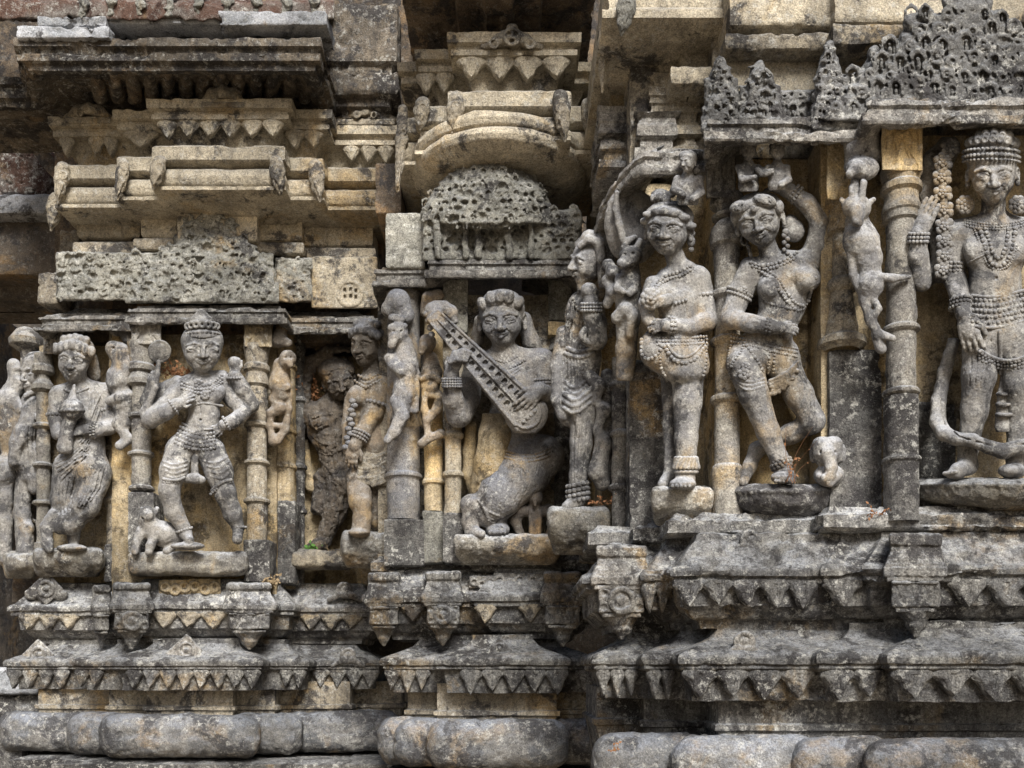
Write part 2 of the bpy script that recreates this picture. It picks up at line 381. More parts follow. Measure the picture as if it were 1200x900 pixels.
def surfnets(D):
    nx, ny, nz = D.shape; I = D < 0
    cnt = np.zeros((nx - 1, ny - 1, nz - 1), np.uint8)
    for a in (0, 1):
        for b in (0, 1):
            for c in (0, 1): cnt += I[a:nx - 1 + a, b:ny - 1 + b, c:nz - 1 + c]
    cells = np.argwhere((cnt > 0) & (cnt < 8)); n = len(cells)
    ids = np.full(cnt.shape, -1, np.int32); ids[cells[:, 0], cells[:, 1], cells[:, 2]] = np.arange(n)
    cr = np.array([(a, b, c) for a in (0, 1) for b in (0, 1) for c in (0, 1)])
    val = np.stack([D[cells[:, 0] + a, cells[:, 1] + b, cells[:, 2] + c] for a, b, c in cr], 1)
    acc = np.zeros((n, 3), np.float32); num = np.zeros(n, np.float32)
    for i in range(8):
        for j in range(i + 1, 8):
            if np.abs(cr[i] - cr[j]).sum() != 1: continue
            a, b = val[:, i], val[:, j]; x = (a < 0) != (b < 0)
            t = np.where(x, a / np.where(x, a - b, 1), 0)
            acc += np.where(x[:, None], cr[i] + t[:, None] * (cr[j] - cr[i]), 0); num += x
    V = cells + acc / num[:, None]
    Q = []
    for ax in range(3):
        u, v = (ax + 1) % 3, (ax + 2) % 3
        a = [slice(None)] * 3; b = [slice(None)] * 3; a[ax] = slice(0, -1); b[ax] = slice(1, None)
        A = I[tuple(a)]; B = I[tuple(b)]
        e = np.argwhere(A != B); ok = (e[:, u] > 0) & (e[:, v] > 0) & (e[:, u] < D.shape[u] - 1) & (e[:, v] < D.shape[v] - 1); e = e[ok]
        s_in = A[e[:, 0], e[:, 1], e[:, 2]]
        q = []
        for du, dv in ((1, 1), (0, 1), (0, 0), (1, 0)):
            c = e.copy(); c[:, u] -= du; c[:, v] -= dv; q.append(ids[c[:, 0], c[:, 1], c[:, 2]])
        q = np.stack(q, 1); q[s_in] = q[s_in][:, ::-1]
        Q.append(q)
    return V.astype(np.float32), np.concatenate(Q)

# ---- loose ornaments in carve space: beads, bands
_ico = None
def ico():
    global _ico
    if _ico is None:
        import bmesh
        bm = bmesh.new(); bmesh.ops.create_icosphere(bm, subdivisions=2, radius=1); bm.verts.ensure_lookup_table()
        _ico = (np.array([v.co[:] for v in bm.verts], np.float32), np.array([[v.index for v in f.verts] for f in bm.faces], np.int32)); bm.free()
    return _ico
def walk(pts, step):
    P = np.array(pts, float); d = np.r_[0, np.cumsum(np.linalg.norm(np.diff(P, axis=0), axis=1))]
    n = max(2, int(round(d[-1] / step)) + 1); t = np.linspace(0, d[-1], n)
    return np.stack([np.interp(t, d, P[:, i]) for i in range(P.shape[1])], 1)
def smooth_path(pts, it=2):
    P = np.array(pts, float)
    for _ in range(it):
        Q = [P[0]]
        for a, b in zip(P[:-1], P[1:]): Q += [a * .75 + b * .25, a * .25 + b * .75]
        Q.append(P[-1]); P = np.array(Q)
    return P
class Orn:
    """beads and bands lying on a carved body; one mesh"""
    def __init__(s, body): s.b = body; s.V = []; s.Q = []; s.n = 0
    def drape(s, pts, lift):
        P = smooth_path(pts); d = np.array([s.b.surf(x, y, np.nan) for x, y in P])
        if np.isnan(d).all(): d[:] = 0
        ok = ~np.isnan(d); d = np.interp(np.arange(len(d)), np.nonzero(ok)[0], d[ok])
        if len(d) > 4: d = np.convolve(np.r_[d[0], d[0], d, d[-1], d[-1]], np.ones(5) / 5, 'valid')
        return np.c_[P, d + lift]
    def ball(s, c, r):
        v, q = ico(); r = np.array(r if hasattr(r, '__len__') else (r, r, r))
        s.V.append(v * r + np.array(c)); s.Q.append(q + s.n); s.n += len(v)
    def beads(s, pts, r=2.0, step=None, lift=.4, jit=.2):
        lift = lift - .25
        P = walk(s.drape(pts, lift), step or r * 1.9)
        for p in P:
            k = 1 + random.uniform(-jit, jit); s.ball(p + np.random.uniform(-.25, .25, 3) * jit * r * 3, (r * k * random.uniform(.85, 1.1), r * k * random.uniform(.85, 1.1), r * .85 * k))
        return s
    def band(s, pts, r=1.6, lift=.2, wide=1.0, drape=True):
        P = s.drape(pts, lift) if drape else np.array(pts, float)
        P = walk(P, max(1.0, r * .8)); n = len(P); T = np.gradient(P, axis=0); T /= np.linalg.norm(T, axis=1, keepdims=True) + 1e-9
        up = np.array([0, 0, 1.0]); A = np.cross(T, up); A /= np.linalg.norm(A, axis=1, keepdims=True) + 1e-9; B = np.cross(A, T)
        k = 8; th = np.arange(k) * 2 * math.pi / k
        rr = np.full(n, float(r)); rr[0] *= .4; rr[-1] *= .4
        ring = P[:, None] + (A[:, None] * (np.cos(th) * wide)[None, :, None] + B[:, None] * np.sin(th)[None, :, None]) * rr[:, None, None]
        V = ring.reshape(-1, 3); idx = np.arange(n * k).reshape(n, k); idx = np.hstack([idx, idx[:, :1]])
        q = np.stack([idx[:-1, :-1], idx[:-1, 1:], idx[1:, 1:], idx[1:, :-1]], -1).reshape(-1, 4)
        tri = np.concatenate([q[:, [0, 1, 2]], q[:, [0, 2, 3]]]); s.V.append(V); s.Q.append(tri + s.n); s.n += len(V); return s
    def bead_ring(s, c, axis, Rr, r, n=None):
        a = np.array(axis, float); a /= np.linalg.norm(a); u = np.cross(a, (0, 0, 1.0)); u /= np.linalg.norm(u) + 1e-9; v = np.cross(a, u)
        n = n or int(2 * math.pi * Rr / (r * 1.9))
        for k in range(n):
            t = 2 * math.pi * k / n; s.ball(np.array(c) + (u * math.cos(t) + v * math.sin(t)) * Rr, r)
        return s
    def flower(s, c, r, n=6):
        x, y = c[:2]; d = c[2] if len(c) > 2 else s.b.surf(x, y) + 1
        for k in range(n):
            t = 2 * math.pi * k / n + .4; s.ball((x + math.cos(t) * r * .58, y + math.sin(t) * r * .58, d), (r * .42, r * .42, r * .3))
        s.ball((x, y, d + r * .12), r * .3); return s
    def mesh(s, name, mat, parent):
        return mesh_np(name, s.b.world(np.concatenate(s.V)), np.concatenate(s.Q), mat, parent, True)

# ---- anatomy
def frame(yaw=0, roll=0, pitch=0):
    """columns u (right), v (down), w (towards viewer); yaw > 0 looks to image right, roll > 0 tips the crown to image right, pitch > 0 looks down"""
    cy, sy = math.cos(R(yaw)), math.sin(R(yaw)); cr, sr = math.cos(R(roll)), math.sin(R(roll)); cp, sp = math.cos(R(pitch)), math.sin(R(pitch))
    Y_ = np.array([[cy, 0, sy], [0, 1, 0], [-sy, 0, cy]]); P_ = np.array([[1, 0, 0], [0, cp, sp], [0, -sp, cp]]); R_ = np.array([[cr, -sr, 0], [sr, cr, 0], [0, 0, 1]])
    return R_ @ Y_ @ P_
def head(b, c, H, yaw=0, roll=0, pitch=0, wide=1.0, eye=1.0, smile=.04, ears=True, beard=False, nose=1.0):
    c = np.array(c, float); A = frame(yaw, roll, pitch)
    def pt(u, v, w_): return c + A @ (np.array((u * wide, v, w_)) * H)
    E = lambda p, r, k=.1, sub=False: b.ell(pt(*p), np.array(r) * H * np.array((wide, 1, 1)), k * H, A.T, sub)
    def C(pts, k=.06, sub=False): b.chain([(*pt(*q[:3]), q[3] * H) for q in pts], k * H, sub)
    E((0, -.28, -.18), (.76, .72, .82), .2); E((0, .2, .02), (.63, .72, .66), .25); E((0, .72, .25), (.27, .24, .3), .25)
    for q in (-1, 1):
        E((q * .34, .28, .36), (.26, .26, .22), .15)
        E((q * .31, -.03, .68), (.22, .12, .12), .12, True)
        C([(q * .1, -.17, .66, .038), (q * .3, -.24, .64, .042), (q * .56, -.13, .46, .03)], .1)
        E((q * .31, .02, .52), (.2 * eye, .12 * eye, .14), .04)
        C([(q * .1, .02, .62, .028), (q * .2, -.075 * eye, .64, .033), (q * .33, -.1 * eye, .63, .03), (q * .47, -.03, .54, .03)], .03)
        C([(q * .12, .06, .63, .02), (q * .3, .115 * eye, .62, .026), (q * .46, .05, .53, .022)], .03)
        C([(q * .12, .035, .665, .018), (q * .3, .06, .675, .024), (q * .46, .035, .585, .018)], .02, True)
        E((q * .115 * nose, .3, .7), (.085 * nose, .075, .1), .06)
        C([(q * .2, .36, .62, .02), (q * .3, .5, .56, .02)], .08, True)
        if ears: E((q * .74, .08, -.1), (.1, .27, .17), .06); E((q * .79, .06, -.02), (.07, .15, .09), .04, True); E((q * .75, .36, -.08), (.08, .13, .1), .05)
    C([(0, -.14, .66, .07), (0, .08, .74, .085), (0, .27, .83, .11 * nose)], .09)
    C([(-.29, .49 - smile, .52, .03), (-.1, .475, .665, .045), (0, .495, .69, .042), (.1, .475, .665, .045), (.29, .49 - smile, .52, .03)], .04)
    C([(-.2, .55 - smile * .7, .56, .035), (0, .6, .675, .062), (.2, .55 - smile * .7, .56, .035)], .04)
    C([(-.32, .51 - smile * 1.5, .57, .016), (-.1, .535, .70, .017), (0, .545, .73, .017), (.1, .535, .70, .017), (.32, .51 - smile * 1.5, .57, .016)], .025, True)
    if beard: C([(0, .8, .3, .26), (0, 1.15, .28, .2), (0, 1.5, .2, .06)], .15)
    return lambda u, v, w_: pt(u, v, w_)
def hand(b, p, f, n, Lh, curl=.35, thumb=1, spread=.06, k=None, rr=1.0):
    """p wrist, f finger direction, n back-of-hand direction, Lh hand length, thumb side +1/-1"""
    p = np.array(p, float); f = np.array(f, float); f /= np.linalg.norm(f); n = np.array(n, float); n -= f * (n @ f); n /= np.linalg.norm(n)
    sd = np.cross(f, n); k = k or Lh * .035
    q = p + f * Lh * .3
    b.ell(q, (Lh * .24, Lh * .3, Lh * .12), Lh * .08, np.array([sd, f, n]))
    for i, ln in enumerate((.44, .5, .47, .36)):
        o = (i - 1.5) * thumb * -1
        st = p + f * Lh * (.5 - abs(i - 1.2) * .02) + sd * o * Lh * .125
        d = f + sd * o * spread; d /= np.linalg.norm(d); pts = [(*(p + f * Lh * .25 + sd * o * Lh * .09), Lh * .07 * rr), (*st, Lh * .068 * rr)]
        a = curl * .5; cur = st
        for sg in range(3):
            dd = d * math.cos(a) - n * math.sin(a); cur = cur + dd * Lh * ln * (.42, .33, .25)[sg]; pts.append((*cur, Lh * (.062, .057, .048)[sg] * rr)); a += curl
        b.chain(pts, k)
    t0 = p + f * Lh * .14 + sd * thumb * Lh * .16; t1 = t0 + f * Lh * .2 + sd * thumb * Lh * .15 - n * Lh * .06; t2 = t1 + f * Lh * .2 + sd * thumb * Lh * .02 - n * Lh * .08
    b.chain([(*t0, Lh * .09), (*t1, Lh * .075), (*t2, Lh * .055)], k)
def statue(name, label, x, y, Y, group=None): return thing(name, label, 'statue', at(x, y, Y), group)
# ------------------------------------------------------------------ ground and the masonry of the temple
def sheet(name, x0, y0, x1, y1, z, mat, kind):
    V = np.array([(x0, y0, z), (x1, y0, z), (x1, y1, z), (x0, y1, z)], np.float32)
    o = mesh_np(name, V, np.array([[0, 1, 2, 3]]), mat); o['kind'] = kind; return o
g = sheet('ground', -150, -150, 150, 150, 0, M['ground'], 'structure')
rnd = random.Random(5)

# inner walls of the three bays, behind the statues
def wall(label, segs, z0, z1, mat):
    return course('carved_wall', label, 'wall', segs, [(.05, z0), (0, z0 + .01), (0, z1 - .01), (.05, z1)], mat, amp=.004, chip=.008, back=.9)
WL = [(46, 131, 4.08), (131, 324, 3.95), (324, 346, 4.08), (346, 447, 4.22)]
WM = [(443, 500, 3.64), (500, 655, 3.53), (655, 700, 3.66)]
WR = [(705, 738, 3.12), (738, 835, 2.88), (835, 962, 2.74), (962, 1420, 2.62)]
wall('recessed ochre wall behind the four-armed statue and the pot bearer', WL, .3, 1.42, M['ochre'])
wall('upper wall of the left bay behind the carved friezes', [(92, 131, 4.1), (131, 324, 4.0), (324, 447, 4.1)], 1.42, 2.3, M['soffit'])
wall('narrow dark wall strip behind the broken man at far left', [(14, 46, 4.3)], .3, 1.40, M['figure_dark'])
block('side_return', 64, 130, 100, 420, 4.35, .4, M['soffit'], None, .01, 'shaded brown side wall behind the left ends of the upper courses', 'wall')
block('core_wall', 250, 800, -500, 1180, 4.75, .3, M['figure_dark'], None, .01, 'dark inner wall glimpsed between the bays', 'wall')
wall('wall of the middle bay behind the lute player, pale grey above', WM, .3, 1.42, M['buff_dirty'])
wall('ochre wall of the right bay behind the crowned man and the dancer', WR, .3, 1.5, M['ochre'])
wall('pale upper wall of the right bay behind the stacked blocks', [(712, 738, 3.14), (738, 835, 2.9), (835, 962, 2.77), (962, 1420, 2.66)], 1.5, 2.4, M['buff_dirty'])
block('stone_block', 742, 800, 128, 200, 2.84, .1, M['grey'], None, .012, 'eroded grey block right above the curved end of the ledge', 'block', None, .006, .015, None, 1)
# plinth below everything, down to the ground
course('plinth', 'plain dark plinth under the rounded stones of the left bay', 'plinth', [(10, 120, 3.98), (120, 300, 3.78), (300, 450, 3.98)], [(.2, -1.5), (0, -1.48), (0, -.37), (.3, -.36)], M['crust'], back=.6)
course('plinth', 'plain dark plinth under the rounded stones of the middle bay', 'plinth', [(450, 695, 3.4)], [(.2, -1.5), (0, -1.48), (0, -.37), (.3, -.36)], M['crust'], back=.6)
course('plinth', 'plain dark plinth under the rounded stones of the right bay', 'plinth', [(705, 1420, 2.5)], [(.2, -1.5), (0, -1.48), (0, -.37), (.3, -.36)], M['crust'], back=.6)
# neck bands between the rounded stones and the lower cornice
NECK = [(.2, -.3), (.02, -.3), (0, -.17), (-.012, -.165), (-.012, -.15), (0, -.145), (0, -.05), (.2, -.05)]
course('recessed_band', 'shadowed neck band above the rounded stones of the left bay', 'moulding', [(45, 128, 4.0), (128, 172, 3.92), (172, 273, 3.84), (273, 322, 3.9), (322, 410, 4.0), (410, 470, 4.12)], NECK, M['buff_dirty'])
course('recessed_band', 'neck band with little carved squares in the middle bay', 'moulding', [(478, 512, 3.5), (512, 652, 3.4), (652, 720, 3.52)], NECK, M['buff_dirty'])
course('recessed_band', 'long stained neck band above the rounded stones at right', 'moulding', [(700, 755, 2.86), (755, 842, 2.74), (842, 1420, 2.56)], NECK, M['base'])

# rounded base stones, every one a block of its own
def roll(label, x0, x1, Yf, d0=-70, ytop=-.172, ybot=-.345, vox=1.3):
    s = Yf / F; y0 = HY - ytop / s; y1 = HY - ybot / s; r = (y1 - y0) / 2
    b = Carve(x0 - 4, y0 - 4, x1 + 4, y1 + 4, d0, 4, Yf, vox)
    b.box(((x0 + x1) / 2, (y0 + y1) / 2, d0 / 2 - 30), ((x1 - x0) / 2, r, abs(d0) / 2 + 30), r * .78, 0)
    b.rough(2.2, .045, x0 % 17); b.rough(1.0, .14, x0 % 13)
    return b.mesh('base_stone', M['roll'], None, label, 'stone', 'rounded base stones along the foot of the wall')
roll('rounded base stone at the far left end of the row', -2, 110, 3.93)
roll('short rounded base stone second from the left end', 78, 150, 3.81)
roll('long rusty-stained rounded base stone under the four-armed statue', 115, 306, 3.68)
roll('rounded base stone just right of the rusty-stained long one', 270, 356, 3.80)
roll('plain long rounded base stone in the recess left of the middle bay', 330, 470, 3.95)
roll('narrow rounded base stone at the left corner of the middle bay', 442, 520, 3.42)
roll('dark blue-grey rounded base stone beside the middle bay corner', 460, 560, 3.35)
roll('large rounded base stone at the centre of the middle bay', 500, 667, 3.26)
roll('brown rounded base stone between the middle and right bays', 610, 712, 3.38)
roll('black and white blotched rounded base stone at the corner of the right bay', 693, 830, 2.57)
roll('pale rounded base stone under the dancer', 785, 960, 2.47)
roll('rounded base stone right of the pale one under the dancer', 925, 1050, 2.43)
roll('broad rounded base stone at the lower right edge', 1010, 1330, 2.36)
course('base_ledge', 'lowest dark ledge peeping out below the left rounded stones', 'moulding', [(8, 60, 3.9), (60, 460, 3.72)], [(.2, -.5), (0, -.49), (0, -.375), (.05, -.362), (.2, -.36)], M['crust'])

# hanging leaf pendants, cut as small relief plates
def pendant_mesh(k):
    r_ = random.Random(k); n = 22; V = []; idx = {}; Q = []
    g_ = np.linspace(-1, 1, n * 2 + 1); h_ = np.linspace(0, 1, n * 2 + 1)
    lob = r_.uniform(.05, .11)
    def half(t): return max(.02, (1 if t < .22 else ((1 - t) / .78) ** .8) * (1 + lob * math.sin(t * 9.5)) * .98)
    P = np.zeros((len(h_), len(g_), 3))
    for j, t in enumerate(h_):
        for i, u in enumerate(g_):
            hw = half(t); e = 1 - abs(u) ** 5
            rel = .55 + .45 * math.cos(u * math.pi * 1.6) * (1 - t) + (.35 if abs(abs(u) - .55) < .17 else 0) - (.5 if abs(u) < .1 and .15 < t < .6 else 0)
            P[j, i] = (u * hw * .5, -(e * (.55 + .25 * rel)), -t)
    m_ = len(g_); ix = np.arange(P.shape[0] * m_).reshape(P.shape[0], m_)
    Q = np.stack([ix[:-1, :-1], ix[1:, :-1], ix[1:, 1:], ix[:-1, 1:]], -1).reshape(-1, 4)
    V = P.reshape(-1, 3)
    V = V + np.c_[fbm(V * 1.0 + k, 2.5, 3) * .035, fbm(V + 5 + k, 3, 3) * .2, fbm(V + 9 + k, 2.5, 3) * .05]
    B = V.copy(); B[:, 1] = .6
    nV = len(V); rim = np.r_[ix[:, 0], ix[-1, 1:], ix[::-1, -1][1:], ix[0, ::-1][1:-1]]
    Rm = np.stack([rim, np.roll(rim, -1), np.roll(rim, -1) + nV, rim + nV], -1)
    return np.r_[V, B], np.r_[Q, Rm]
PEND = [pendant_mesh(k) for k in range(7)]
_pcache = {}
def pendants(parent, px0, px1, Y, ztop, h, n, mat, th=.014, half_ends=False):
    """a row of n leaf pendants on the front of a cornice, each its own part"""
    x0 = (px0 - 600) * Y / F; x1 = (px1 - 600) * Y / F; wd = (x1 - x0) / n
    off = np.array(world_loc(parent)); th = .019
    for k in range(n):
        if rnd.random() < .05: continue
        var = rnd.randrange(len(PEND)); key = (var, mat.name)
        if key not in _pcache:
            V, Q = PEND[var]; o = mesh_np('pendant', V, Q, mat, None, True, 50); me = o.data
            me.transform(Matrix.Translation(o.location)); bpy.data.objects.remove(o); _pcache[key] = me
        o = bpy.data.objects.new('pendant', _pcache[key]); COL.objects.link(o); o.parent = parent
        o.location = Vector((x0 + (k + .5) * wd, Y, EYE + ztop)) - Vector(off)
        o.scale = (wd * rnd.uniform(.97, 1.04), th, h * rnd.uniform(.88, 1.1)); o.rotation_euler = (0, rnd.uniform(-.05, .05), 0)
LOWER = [(.2, -.085), (.044, -.082), (.042, -.05), (.035, -.02), (.033, -.004), (.012, 0), (.008, .004), (.01, .012), (0, .016), (-.002, .03), (.004, .042), (.02, .05), (.06, .066), (.11, .088), (.13, .11), (.13, .128), (.2, .13)]
UPPER = [(.22, .112), (.1, .114), (.095, .135), (.075, .14), (.05, .165), (.038, .17), (.035, .2), (.032, .226), (.012, .23), (.01, .236), (.012, .244), (0, .248), (-.002, .262), (.005, .275), (.022, .282), (.05, .318), (.08, .352), (.085, .372), (.1, .378), (.3, .382)]
Ls = [(4, 84, 3.93), (84, 124, 3.82), (124, 308, 3.70), (308, 362, 3.82), (362, 447, 3.98)]
Ms = [(445, 508, 3.38), (508, 669, 3.28), (669, 702, 3.40)]
Rs = [(693, 752, 2.66), (752, 795, 2.56), (795, 957, 2.45), (957, 1040, 2.41), (1040, 1420, 2.35)]
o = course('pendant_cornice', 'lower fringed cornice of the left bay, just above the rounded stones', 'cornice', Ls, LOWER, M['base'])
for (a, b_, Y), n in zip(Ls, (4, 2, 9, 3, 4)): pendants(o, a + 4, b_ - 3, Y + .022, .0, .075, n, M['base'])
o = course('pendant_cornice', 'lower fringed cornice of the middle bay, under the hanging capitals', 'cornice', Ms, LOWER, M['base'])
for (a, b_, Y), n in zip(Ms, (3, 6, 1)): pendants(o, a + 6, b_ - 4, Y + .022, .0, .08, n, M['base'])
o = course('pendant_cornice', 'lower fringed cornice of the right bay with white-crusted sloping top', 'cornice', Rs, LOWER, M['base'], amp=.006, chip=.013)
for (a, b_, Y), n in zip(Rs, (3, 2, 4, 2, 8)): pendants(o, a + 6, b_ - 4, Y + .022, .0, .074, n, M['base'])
Lu = [(8, 106, 3.97), (106, 132, 3.9), (132, 322, 3.80), (322, 346, 3.9), (346, 447, 4.0)]
Mu = [(424, 552, 3.42), (552, 686, 3.37), (686, 705, 3.5)]
Ru = [(682, 751, 2.70), (751, 786, 2.60), (786, 962, 2.48), (962, 1010, 2.47), (1010, 1420, 2.44)]
o = course('pendant_cornice', 'upper fringed cornice of the left bay, right under the statue ledges', 'cornice', Lu, UPPER, M['base'])
for a, b_, Y, n in ((22, 92, 3.97, 3), (178, 264, 3.8, 3), (352, 424, 4.0, 3)): pendants(o, a, b_, Y + .02, .236, .065, n, M['buff_dirty'])
OL = o
o = course('pendant_cornice', 'upper fringed cornice of the middle bay under the lute player', 'cornice', Mu, UPPER, M['base'])
for a, b_, Y, n in ((470, 498, 3.42, 1), (556, 634, 3.37, 3)): pendants(o, a, b_, Y + .02, .236, .065, n, M['buff_dirty'])
OM = o
o = course('pendant_cornice', 'upper fringed cornice of the right bay, thick and crusted, under the dancer', 'cornice', Ru, UPPER, M['base'], amp=.006, chip=.014)
for a, b_, Y, n in ((752, 786, 2.6, 2), (790, 958, 2.48, 5), (966, 1008, 2.47, 1), (1112, 1330, 2.44, 5)): pendants(o, a, b_, Y + .02, .238, .074, n, M['base'])
OR = o
# scrolls and medallions on the slopes
def scrolls(parent, items, Y0, mat):
    for kind, x, y, r, dd in items:
        b = Carve(x - r * 1.8, y - r * 1.4, x + r * 1.8, y + r * 1.4, dd - 10, dd + 14, Y0, .8)
        if kind == 'medallion':
            b.box((x, y, dd), (r * .95, r * .95, 6), 2, 0, frame(0, 45).T); b.ring((x, y, dd + 6), (0, 0, 1), r * .55, r * .16, 1); b.ell((x, y, dd + 5), (r * .25, r * .25, 4), 1)
            for q in (-1, 1): b.ell((x + q * r * 1.1, y + r * .45, dd), (r * .6, r * .45, 6), 2)
        elif kind == 'scroll':
            for q in range(3): b.ring((x + (q - 1) * r * 1.05, y + (q % 2) * r * .3, dd + 2), (0, 0, 1), r * .42, r * .2, 1.5)
            b.box((x, y, dd - 3), (r * 1.7, r * .8, 3.5), 1, 1)
        else:
            b.ring((x, y, dd + 2), (0, 0, 1), r * .6, r * .22, 1.5); b.ell((x, y, dd), (r * .5, r * .5, 5), 1)
            b.chain([(x - r * 1.5, y + r, dd, 3), (x - r * .6, y + r * .5, dd + 2, 4), (x + r * .6, y + r * .5, dd + 2, 4), (x + r * 1.5, y + r, dd, 3)], 2)
        b.rough(1.2, .12, x % 9); b.mesh('medallion' if kind != 'scroll' else 'scroll', mat, parent)
scrolls(OL, [('medallion', 54, 690, 15, 8), ('rosette', 404, 691, 12, 6)], 4.03, M['grey'])
scrolls(OL, [('scroll', 205, 688, 11, 4), ('scroll', 240, 687, 11, 4)], 3.86, M['ochre'])
scrolls(OM, [('scroll', 597, 680, 11, 4), ('scroll', 565, 682, 9, 4), ('scroll', 635, 680, 10, 4)], 3.45, M['grey'])
scrolls(OR, [('rosette', 880, 633, 15, 6), ('scroll', 1135, 630, 15, 6), ('scroll', 1185, 632, 15, 6)], 2.57, M['base'])
LWR = [x for x in bpy.data.objects if x.name.startswith('pendant_cornice')]
scrolls(LWR[0], [('medallion', 218, 762, 15, 4), ('rosette', 408, 768, 12, -2)], 3.78, M['grey'])
scrolls(LWR[0], [('medallion', 45, 767, 14, 0)], 3.99, M['grey'])
scrolls(LWR[1], [('medallion', 585, 760, 10, 2)], 3.36, M['base'])
scrolls(LWR[2], [('rosette', 872, 752, 16, 4), ('rosette', 1180, 750, 15, 4)], 2.5, M['grey'])
STEP = [(.2, .37), (.012, .372), (0, .38), (0, .415), (.02, .425), (.03, .44), (.2, .445)]
course('step_course', 'uneven dark step under the statue ledges of the right bay', 'moulding', [(690, 742, 2.84), (742, 782, 2.74), (782, 964, 2.60), (964, 1420, 2.50)], STEP, M['base'], amp=.007, chip=.018)
course('step_course', 'uneven dark step under the lute player and the dark corner pilaster', 'moulding', [(434, 552, 3.52), (552, 690, 3.47)], STEP, M['crust'], amp=.006, chip=.014, dz=-.01)
# hanging capitals under the pilasters
def capital(label, x0, x1, Y, big=1.0, mat=None, y0=None):
    mat = mat or M['base']; s = Y / F; cx = (x0 + x1) / 2; hw = (x1 - x0) / 2
    yt = HY - .36 / s; yb = HY - .085 / s; k = (yb - yt)
    t = thing('hanging_capital', label, 'capital', at(cx, yb, Y + .06), 'hanging capitals under the pilasters')
    b = Carve(x0 - 16, yt - 4, x1 + 16, yb + 6, -46, 12, Y, 1.1)
    b.box((cx, yt + k * .1, -22), (hw * .95, k * .06, 24), 4, 2)
    for i in range(8): f = i / 7; b.box((cx, yt + k * (.14 + .24 * f), -22 - 8 * (1 - f)), (hw * (.86 + .28 * f ** 1.5), k * .03, 26 + 2 * f), 2, 3)
    b.box((cx, yt + k * .4, -20), (hw * 1.14, k * .045, 26), 2, 1); b.box((cx, yt + k * .46, -20), (hw * 1.02, k * .03, 24), 1, 1)
    b.rough(1.6, .09, x0 % 7); b.mesh('abacus', mat, t)
    b = Carve(x0 - 8, yt + k * .42, x1 + 8, yb + 6, -46, 12, Y, 1.0)
    b.box((cx, yt + k * .6, -22), (hw * .86, k * .13, 25), 3, 0)
    if int(x0) % 2:
        b.ring((cx, yt + k * .6, 3), (0, 0, 1), hw * .42, hw * .12, 1.2); b.ell((cx, yt + k * .6, 3), (hw * .2, hw * .2, 3), 1)
        for q in (-1, 1):
            for q2 in (-1, 1): b.ell((cx + q * hw * .66, yt + k * (.6 + q2 * .075), 3), (hw * .12, hw * .12, 3), 1, None, True)
    else:
        for q in (-1, 0, 1): b.chain([(cx + q * hw * .5 - hw * .2, yt + k * .53, 3, 1.3), (cx + q * hw * .5, yt + k * .68, 3, 1.5), (cx + q * hw * .5 + hw * .2, yt + k * .53, 3, 1.3)], .8, True)
        b.chain([(cx - hw * .8, yt + k * .5, 4, 1.2), (cx + hw * .8, yt + k * .5, 4, 1.2)], 1)
    b.box((cx, yt + k * .75, -22), (hw * .72, k * .025, 22), 1.5, 1)
    b.chain([(cx, yt + k * .78, -20, hw * .62), (cx, yt + k * .86, -20, hw * .4)], 2)
    b.chain([(cx, yt + k * .9, -18, hw * .36), (cx, yt + k * .98, -18, hw * .12)], 1)
    b.rough(1.4, .1, x1 % 7); b.mesh('pendant_block', mat, t)
capital('dark hanging capital left of the golden scroll panel', 131, 178, 3.74)
capital('dark hanging capital right of the golden scroll panel', 264, 320, 3.74)
capital('hanging capital at the left corner of the middle bay', 430, 470, 3.37)
capital('blue-grey hanging capital with carved sockets under the dark vine pilaster', 497, 541, 3.33)
capital('pale hanging capital below the small bird on the lute player ledge', 636, 682, 3.33)
capital('pale hanging capital at the far corner of the right bay', 697, 760, 2.64, 1, M['grey'])
capital('big hanging capital under the goat-headed beast pilaster', 1040, 1106, 2.40)
capital('hanging capital partly hidden between pot bearer and its pilaster', 108, 130, 3.86)

# ledges above the statues
CHAJ = [(.24, 1.53), (.2, 1.52), (.06, 1.425), (.05, 1.412), (.02, 1.40), (.004, 1.398), (0, 1.404), (.002, 1.424), (.016, 1.43), (.018, 1.445), (.01, 1.45), (.014, 1.466), (.035, 1.472), (.04, 1.486), (.08, 1.50), (.12, 1.535), (.24, 1.54)]
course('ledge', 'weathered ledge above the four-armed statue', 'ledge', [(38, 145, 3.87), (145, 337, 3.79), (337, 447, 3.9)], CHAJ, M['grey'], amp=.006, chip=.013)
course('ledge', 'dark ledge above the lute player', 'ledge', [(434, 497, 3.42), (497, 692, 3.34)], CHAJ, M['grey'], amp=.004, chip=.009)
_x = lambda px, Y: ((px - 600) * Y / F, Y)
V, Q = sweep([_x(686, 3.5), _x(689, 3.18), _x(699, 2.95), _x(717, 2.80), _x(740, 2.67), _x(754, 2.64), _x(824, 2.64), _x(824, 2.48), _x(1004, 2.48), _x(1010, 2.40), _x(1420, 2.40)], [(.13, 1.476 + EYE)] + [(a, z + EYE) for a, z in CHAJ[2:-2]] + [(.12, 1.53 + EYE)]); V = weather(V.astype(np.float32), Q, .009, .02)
tag(mesh_np('ledge', V, Q, M['grey'], None, True, 42), 'crusted ledge above the dancer and the crowned man', 'ledge')

